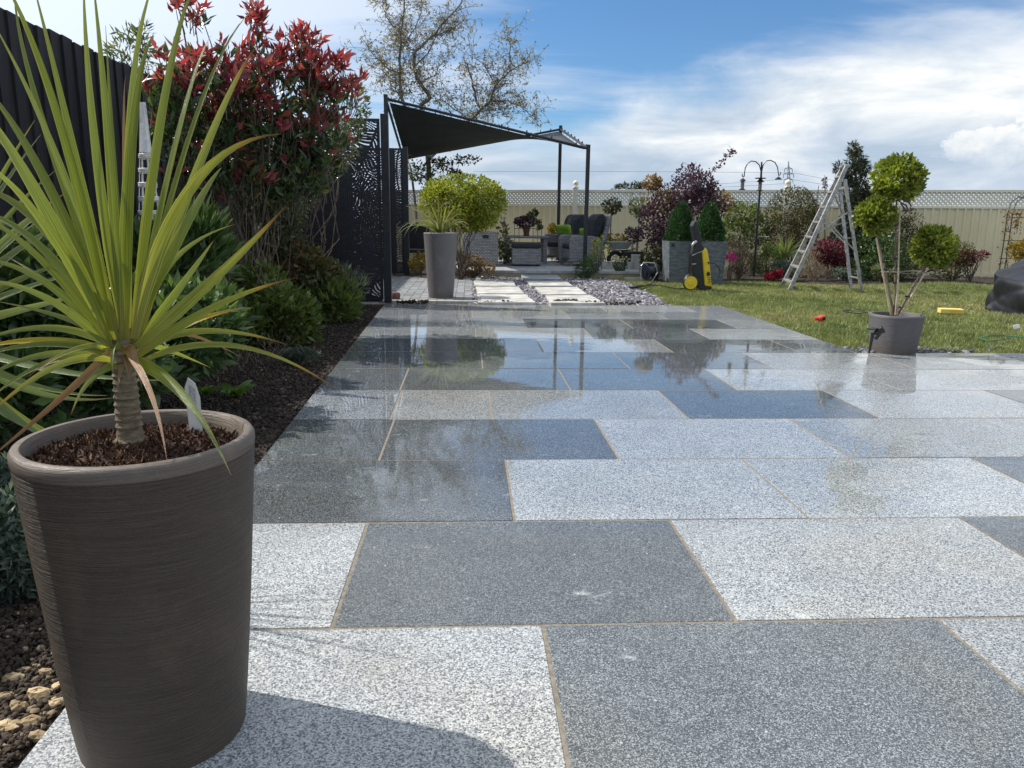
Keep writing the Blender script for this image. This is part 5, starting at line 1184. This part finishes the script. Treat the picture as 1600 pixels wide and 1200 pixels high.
# arch
AR = 11.8
ar = thing('rose_arch', 'black metal rose arch at the right end of the rear border', 'arch', tuple(at(1580, 430, Y=AR)))
for dY, dxp in ((0, 0), (.4, 8)):
    pts = [at(1560+dxp, 432, Y=AR+dY), at(1568+dxp, 380, Y=AR+dY), at(1574+dxp, 335, Y=AR+dY), at(1580+dxp, 316, Y=AR+dY), at(1592+dxp, 307, Y=AR+dY), at(1606+dxp, 312, Y=AR+dY), at(1614+dxp, 330, Y=AR+dY), at(1616+dxp, 380, Y=AR+dY), at(1618+dxp, 432, Y=AR+dY)]
    part('hoop', MB().tube(pts, .008, 6), M_BLACK, ar, smooth=True)
for y in (340, 376, 404): part('crossbar', MB().tube([at(1573-(y-340)*.17, y, Y=AR), at(1581-(y-340)*.17, y, Y=AR+.4)], .006, 5).tube([at(1573-(y-340)*.17, y, Y=AR), at(1616, y, Y=AR)], .006, 5), M_BLACK, ar)
cl = thing('climbing_rose', 'sparse reddish climbing rose on the black arch', 'climber', tuple(at(1575, 430, Y=AR)))
pts = [at(x, y, Y=AR-.02) for x, y in ((1575, 430), (1572, 395), (1578, 365), (1573, 345), (1585, 330), (1592, 345), (1588, 365))]; part('stem', MB().tube(pts, .006, 5), M_TWIG, cl)
P = [tuple(a.lerp(b, random.random())+Vector((random.gauss(0, .06), random.gauss(0, .04), random.gauss(0, .05)))) for a, b in zip(pts, pts[1:]) for _ in range(28)]
Leaves().pts(P, RNG.normal(size=(len(P), 3)), .045, .03).build('foliage', L_ORANGE, cl)

# ================================================================== COVERED BARBECUE
def cover():
    t = None; N = 40; vs = []; x0, x1, y0, y1 = 5.60, 7.3, 6.95, 8.35
    rs = np.random.default_rng(5); ph_ = rs.random(12)*6.28
    prof = []
    M_ = 120; K = 44
    for k in range(K+1):
        for i in range(M_):
            th = 2*math.pi*i/M_; c, s = math.cos(th), math.sin(th); e = .55
            bx = math.copysign(abs(c)**e, c); by = math.copysign(abs(s)**e, s); h = k/K
            topz = .36 + .55*max(0, min(1, (bx*.5+.5)*1.25))          # low at the left, high at the right
            if h < .72: f = 1 - .05*(h/.72); z = topz*.93*(h/.72)
            else:
                q = (h-.72)/.28; f = .95*(1-q**1.5); z = topz*(.93 + .07*math.sin(q*math.pi/2)); topc = .36+.55*max(0, min(1, (bx*f*.5+.5)*1.25)); z = topc*(.93+.07*q)
            crease = .040*abs(math.sin(th*2.5+h*4.6+1.0)) + .030*abs(math.sin(th*5-h*6.0)) + .016*abs(math.sin(th*9+ph_[0]+h*5)) - .03 + .010*math.sin(th*19+ph_[1]-h*3) + .004*math.sin(h*13+th*9+ph_[2]) - .02; crease *= (1 if h < .72 else (1-(h-.72)/.28))
            vs.append(((x0+x1)/2 + (x1-x0)/2*bx*(f+crease) + .10*h*0, (y0+y1)/2 + (y1-y0)/2*by*(f+crease), max(-.02, z-.02) + crease*.6))
    fs = [(k*M_+i, k*M_+(i+1) % M_, (k+1)*M_+(i+1) % M_, (k+1)*M_+i) for k in range(K) for i in range(M_)]
    o = part('furniture_cover', MB().add(vs, fs), M_COVER, smooth=True, label='bulky object under a creased black waterproof cover on the lawn at right', cat='cover')
cover()

# ================================================================== ODDS AND ENDS ON THE LAWN
def lz(x, y): return at(x, y, z=-.01)
c = lz(1283, 502); tm = thing('hose_timer', 'small red hose fitting lying on the lawn near the patio edge', 'hose fitting', tuple(c))
part('body', MB().lathe(c+Vector((0, 0, .028)), [(0, -.03), (.025, -.03), (.030, -.01), (.030, .02), (.02, .032), (0, .032)], 14, Matrix.Rotation(R(75), 3, 'Y')), M_RED, tm, smooth=True); part('collar', MB().tube([c+Vector((-.065, 0, .024)), c+Vector((-.03, 0, .028))], .016, 10), M_RED, tm); part('dial', MB().tube([c+Vector((.01, -.036, .03)), c+Vector((.01, -.025, .03))], .016, 10), M_BLKPL, tm)
c = lz(1485, 489); part('yellow_tray', MB().box(c+Vector((0, 0, .022)), (.22, .13, .046), R(-18)), M_YWOOD, label='flat yellow box lying on the lawn right of the topiary pot', cat='box', bev=.004)
c = lz(1585, 515); part('paper_scrap', MB().prism([c, c+Vector((.06, .01, .02)), c+Vector((.05, .02, .045)), c+Vector((-.01, .01, .035))], (0, .006, 0)), M_WHITE, label='small white scrap lying on the lawn near the right edge', cat='scrap')
pts = [lz(x, y)+Vector((0, 0, .02)) for x, y in ((1318, 488), (1330, 487), (1345, 489), (1356, 491), (1340, 493), (1322, 491), (1316, 489), (1335, 486), (1352, 488))]
part('black_cable', MB().tube(pts, .005, 5), M_BLKPL, label='loop of black cable on the grass left of the topiary pot', cat='cable')
pts = [lz(x, y)+Vector((0, 0, .015)) for x, y in ((1640, 533), (1600, 530), (1570, 527), (1545, 527), (1530, 531), (1545, 536), (1570, 533), (1590, 528))]
part('green_hose', MB().tube(pts, .005, 5), M_HOSEG, label='thin green hose lying on the lawn at the right edge', cat='hose')
pts = [lz(x, y)+Vector((0, 0, .02)) for x, y in ((1078, 452), (1060, 454), (1035, 449), (1015, 447), (1003, 450), (1018, 445), (1022, 442), (1010, 452), (1001, 455))]
part('washer_hose', MB().tube(pts, .007, 5), M_BLKPL, label='black hose trailing across the grass from the pressure washer', cat='hose')
c = lz(995, 452); part('spray_gun', MB().tube([c+Vector((-.12, -.1, .03)), c+Vector((0, 0, .03)), c+Vector((.10, .12, .04))], [.012, .022, .014], 8), M_BLKPL, label='black spray gun lying on the slate chippings edge', cat='spray gun')
c = at(614, 460, Y=8.55); part('terracotta_pot', MB().lathe((c.x+.02, 8.62, .0), [(0, .0), (.05, 0), (.055, .05), (.045, .075), (0, .075)], 16), M_TERRA, label='small brown pot on the paving just behind the screen post', cat='pot', smooth=True)

# ================================================================== LEFT BORDER
# wicker obelisk
OY = 4.3
ob = thing('wicker_obelisk', 'white woven wicker obelisk standing against the black fence', 'obelisk', tuple(at(236, 420, Y=OY)))
oc = at(236, 420, Y=OY); oc.z = .2; otop = at(223, 160, Y=OY); Ho = otop.z-oc.z
def orad(s): return .012 + (1-s)*.085
for k in range(7):
    a = 2*math.pi*k/7; part('upright', MB().tube([oc.lerp(otop, s)+Vector((math.cos(a)*orad(s), math.sin(a)*orad(s), 0)) for s in (0, .25, .5, .75, 1)], .0028, 5), M_WICKW, ob)
s = 0.02
while s < .78:
    pts = [oc.lerp(otop, s+.006*q/24)+Vector((math.cos(q*.2618)*(orad(s)+.004), math.sin(q*.2618)*(orad(s)+.004), 0)) for q in range(26)]
    for dz in (0, .008, .016): part('woven_band', MB().tube([p+Vector((0, 0, dz)) for p in pts], .0038, 4), M_WICKW, ob)
    s += .058
part('tip_wrap', MB().tube([oc.lerp(otop, .80), oc.lerp(otop, .9), oc.lerp(otop, 1.0)], [.030, .020, .008], 10), M_WICKW, ob)

# photinia
ph = thing('red_robin_shrub', 'tall shrub with glossy red young leaves over dark green ones beside the black fence', 'shrub', (-1.62, 5.9, 0))
pb = [(285, 105, 42, 40, -.4), (270, 175, 40, 42, -.4), (340, 115, 55, 48, -.2), (420, 105, 52, 42, 0), (470, 80, 34, 50, .1), (500, 130, 45, 48, .2), (395, 185, 80, 55, 0), (480, 210, 60, 55, .2), (330, 230, 62, 50, -.2), (430, 262, 62, 40, .1), (515, 160, 30, 35, .3), (550, 130, 14, 22, .3), (300, 8, 20, 22, 0), (402, 30, 16, 28, 0), (535, 100, 16, 18, .3), (255, 130, 18, 30, -.4), (508, 255, 22, 40, .2), (365, 275, 70, 36, -.1), (290, 255, 40, 44, -.4), (450, 290, 50, 30, .1)]
one = {}
def leaf_tpl(nm, m, v):
    vs, fs, ts, ss = strap_leaf((0, 0, 0), (0, .0, .52), (0, .10, 1), .30, 0, 4, .35); me = bpy.data.meshes.new(nm); me.from_pydata([tuple(q) for q in vs], [], fs); me.update(); a = me.attributes.new('v', 'FLOAT', 'FACE'); a.data.foreach_set('value', [v]*len(fs)); me.polygons.foreach_set('use_smooth', [True]*len(fs)); set_mat(me, m); return me
RL = [leaf_tpl('red_leaf', L_RED, q) for q in (.25, .5, .7, .85, .97)]; GL = [leaf_tpl('green_leaf', L_GREEN, q) for q in (.3, .6, .85)]
whorls = []
for b in pb:
    c, r = blob_at(b[0], b[1], b[2], b[3], 5.9+b[4], .22)
    for _ in range(int(b[2]*b[3]/52)+4):
        d = Vector((random.gauss(0, 1), random.gauss(0, 1), random.gauss(0, 1))).normalized(); q = random.random()**.45
        p = c + Vector((d.x*r[0], d.y*r[1], d.z*r[2]))*q; whorls.append((p, d))
rV = Leaves(); gV = Leaves(); n_obj = 0; tw = MB(); whorls.sort(key=lambda w: w[0].y)
for p, d in whorls:
    ppx = p.z; h = p.z; red = h > 1.74 + random.gauss(0, .24) or random.random() < .12
    up = (d*.35 + Vector((random.gauss(0, .25), random.gauss(0, .25), .9))).normalized()
    tw.tube([p-up*.16+Vector((0, 0, -.05)), p-up*.05, p], [.004, .003, .002], 4, False)
    nl = random.randint(5, 11); up = (up + Vector((random.gauss(0, .35), random.gauss(0, .35), random.gauss(0, .2)))).normalized()
    Pp = []; Oo = []
    for k in range(nl):
        a = k*2.4; side = Vector((math.cos(a), math.sin(a), 0)); dd = (up*random.uniform(.3, 1.1) + side*random.uniform(.45, .9)).normalized()
        q = p - up*random.uniform(0, .09) + Vector((random.gauss(0, .012), random.gauss(0, .012), random.gauss(0, .012)))
        if n_obj < 300 and p.y < 5.95 and random.random() < .5:
            o = place('leaf', random.choice(RL if red else GL), ph); o.parent = ph; o.matrix_parent_inverse = Matrix.Translation((-ph.location.x, -ph.location.y, -ph.location.z))
            Lg = random.uniform(.045, .11); o.location = q; o.rotation_mode = 'QUATERNION'; o.rotation_quaternion = dd.to_track_quat('Z', 'Y') @ Matrix.Rotation(random.uniform(0, 6), 3, 'Z').to_quaternion(); o.scale = (Lg,)*3; n_obj += 1
        else: Pp.append(tuple(q)); Oo.append(tuple(dd*3))
    if Pp: (rV if red else gV).pts(Pp, Oo, .088, .028, updir=0, rnd=.45, fold=.3, wide=.45)
gx = Leaves()
for b in ((330, 215, 70, 50, 0), (430, 235, 75, 45, .2), (400, 160, 90, 50, .15), (290, 190, 40, 50, -.2)):
    c, r = blob_at(*b[:4], 6.05+b[4], .2); gV.blob(420, c, r, .08, .032, 30, .3, .2)
rV.build('red_foliage', L_RED, ph); gV.build('green_foliage', L_GREEN, ph, label='older dark green leaves')
part('twigs', tw, M_BARK, ph, kind='stuff')
tops = [blob_at(b[0], b[1]+10, 1, 1, 5.9+b[4])[0] for b in pb]
part('stems', stems((-1.62, 5.9, -.03), [q + Vector((random.uniform(-.1, .1), 0, 0)) for q in tops[::3]], .018, .005, 7, .06, .10, 6), M_BARK, ph, smooth=True)

shrub('variegated_climber', 'loose pale grey green shrub with thin twigs between the red shrub and the screen', 'shrub', [(450, 300, 34, 42), (534, 220, 22, 34, .2), (428, 335, 40, 42), (556, 170, 16, 30, .2), (435, 378, 34, 44), (488, 262, 26, 26), (400, 300, 40, 34), (380, 350, 34, 40)], L_VARIE, .055, .020, 5200, 7.0, 170, stem=.006, spread=.35, shell=.25)
tb_ = thing('dry_twig_clump', 'tangle of bare brown twigs at the foot of the fence', 'twigs', (-1.5, 6.2, 0)); mb = MB()
for _ in range(70):
    a = at(random.uniform(330, 430), random.uniform(440, 520), Y=random.uniform(5.6, 6.8)); a.z = -.02; b = a + Vector((random.gauss(0, .16), random.gauss(0, .12), random.uniform(.4, 1.2))); mb.tube(wiggle(a, b, 5, .06), [.005, .004, .004, .003, .002, .0015], 4, False)
part('stems', mb, M_TWIG, tb_, kind='stuff')
shrub('pale_bamboo', 'light green feathery top poking above the black fence', 'shrub', [(208, 88, 26, 34), (222, 65, 12, 20)], L_VARIE, .09, .018, 380, 7.6, 24, ground=0)
shrub('strap_leaf_bush', 'dense bush with upright dark green strap leaves below the obelisk', 'shrub', [(280, 400, 62, 46), (310, 370, 30, 32), (240, 420, 50, 50, -.2)], L_DARK, .11, .026, 1700, 4.4, 60, updir=1.0, rnd=.5)
shrub('skimmia', 'dark evergreen shrub with small white buds behind the large pot', 'shrub', [(240, 520, 110, 70), (120, 560, 120, 80, -.4), (310, 500, 60, 50, .2), (40, 500, 90, 110, -.5), (20, 620, 60, 60, -.8)], L_DARK, .075, .026, 6500, 3.4, 150, rnd=.7)
bl = Leaves()
for px, py in ((255, 530), (262, 545), (250, 520), (135, 500), (150, 510), (255, 515)):
    c, r = blob_at(px, py, 10, 12, 3.0); bl.blob(60, c, r, .008, .007, 6)
bt = thing('skimmia_flowers', 'tiny cream bud sprays on the dark shrub behind the large pot', 'flowers', tuple(at(200, 600, Y=3.05))); bl.build('buds', L_CREAMF, bt)
shrub('fern_mound', 'low dark green leafy mound at the left of the patio edge', 'shrub', [(430, 500, 60, 48), (400, 455, 40, 40, .2), (470, 520, 34, 30), (380, 520, 40, 40, -.2)], L_BRIGHT, .06, .028, 5200, 5.6, 110)
shrub('bronze_shrub', 'bronze tinged leafy shrub at the foot of the screen', 'shrub', [(460, 420, 48, 34), (500, 440, 34, 30), (420, 430, 30, 30)], leaf_mat('bronze_leaf', [(0, (.05, .06, .025)), (.5, (.11, .12, .045)), (.85, (.19, .14, .06)), (1, (.28, .12, .06))], .3), .06, .035, 2300, 6.9, 80)
shrub('day_lily_clump', 'bright fresh green leafy clump at the patio corner', 'plant', [(520, 475, 34, 30), (505, 500, 26, 22), (535, 458, 22, 18), (490, 480, 22, 30)], L_BRIGHT, .10, .020, 1500, 6.8, 44, updir=.8, rnd=.6)
shrub('lavender', 'fine grey green lavender at the foot of the screen post', 'plant', [(552, 446, 20, 22), (540, 440, 14, 16)], L_SAGE, .08, .006, 800, 7.9, 20, updir=1.2, rnd=.4)
shrub('thyme_mat', 'low grey green cushion plant on the bare soil by the patio edge', 'plant', [(470, 558, 24, 10)], L_SAGE, .03, .006, 1300, 4.75, 26, updir=.8)
def rosette(name, label, px, py, n, L_, w_, m, ang=1.0):
    c = at(px, py, z=-.02); t = thing(name, label, 'plant', tuple(c))
    for i in range(n):
        a = i*2.4; rr = L_*random.uniform(.6, 1.1); tip = c+Vector((math.cos(a)*rr, math.sin(a)*rr, rr*random.uniform(.25, .8)*ang)); mid = c.lerp(tip, .55)+Vector((0, 0, .018))
        place('leaf', strap_mesh('leaf', [strap_leaf(c, mid, tip, w_, random.uniform(-.3, .3), 6, .2)], m), t)
S_PRIM = strap_mat('primrose_leaf', [(0, (.18, .26, .06)), (.4, (.10, .20, .04)), (1, (.09, .19, .04))], .4)
rosette('primrose', 'bright green primrose rosette on the dark soil', 368, 620, 18, .105, .036, S_PRIM); rosette('primrose', 'smaller primrose plant just left of the bright rosette', 322, 618, 14, .07, .024, S_PRIM)
shrub('silver_cushion', 'silvery green small leaved plant at the left edge beside the large pot', 'plant', [(10, 850, 42, 80), (0, 760, 30, 40, .1), (30, 900, 25, 40)], L_SAGE, .030, .010, 3000, 1.75, 90, updir=.3)
lt = thing('dry_grass_tuft', 'straggly dry stems on the soil below the fern mound', 'plant', tuple(at(400, 580, z=0))); mb = MB()
for _ in range(70):
    a = at(random.uniform(340, 440), random.uniform(540, 585), z=-.02); b = a + Vector((random.gauss(0, .07), random.gauss(0, .07), random.uniform(.06, .2))); mb.tube(wiggle(a, b, 3, .1), [.0018, .0015, .0012, .001], 3, False)
part('stems', mb, M_TWIG, lt, kind='stuff')
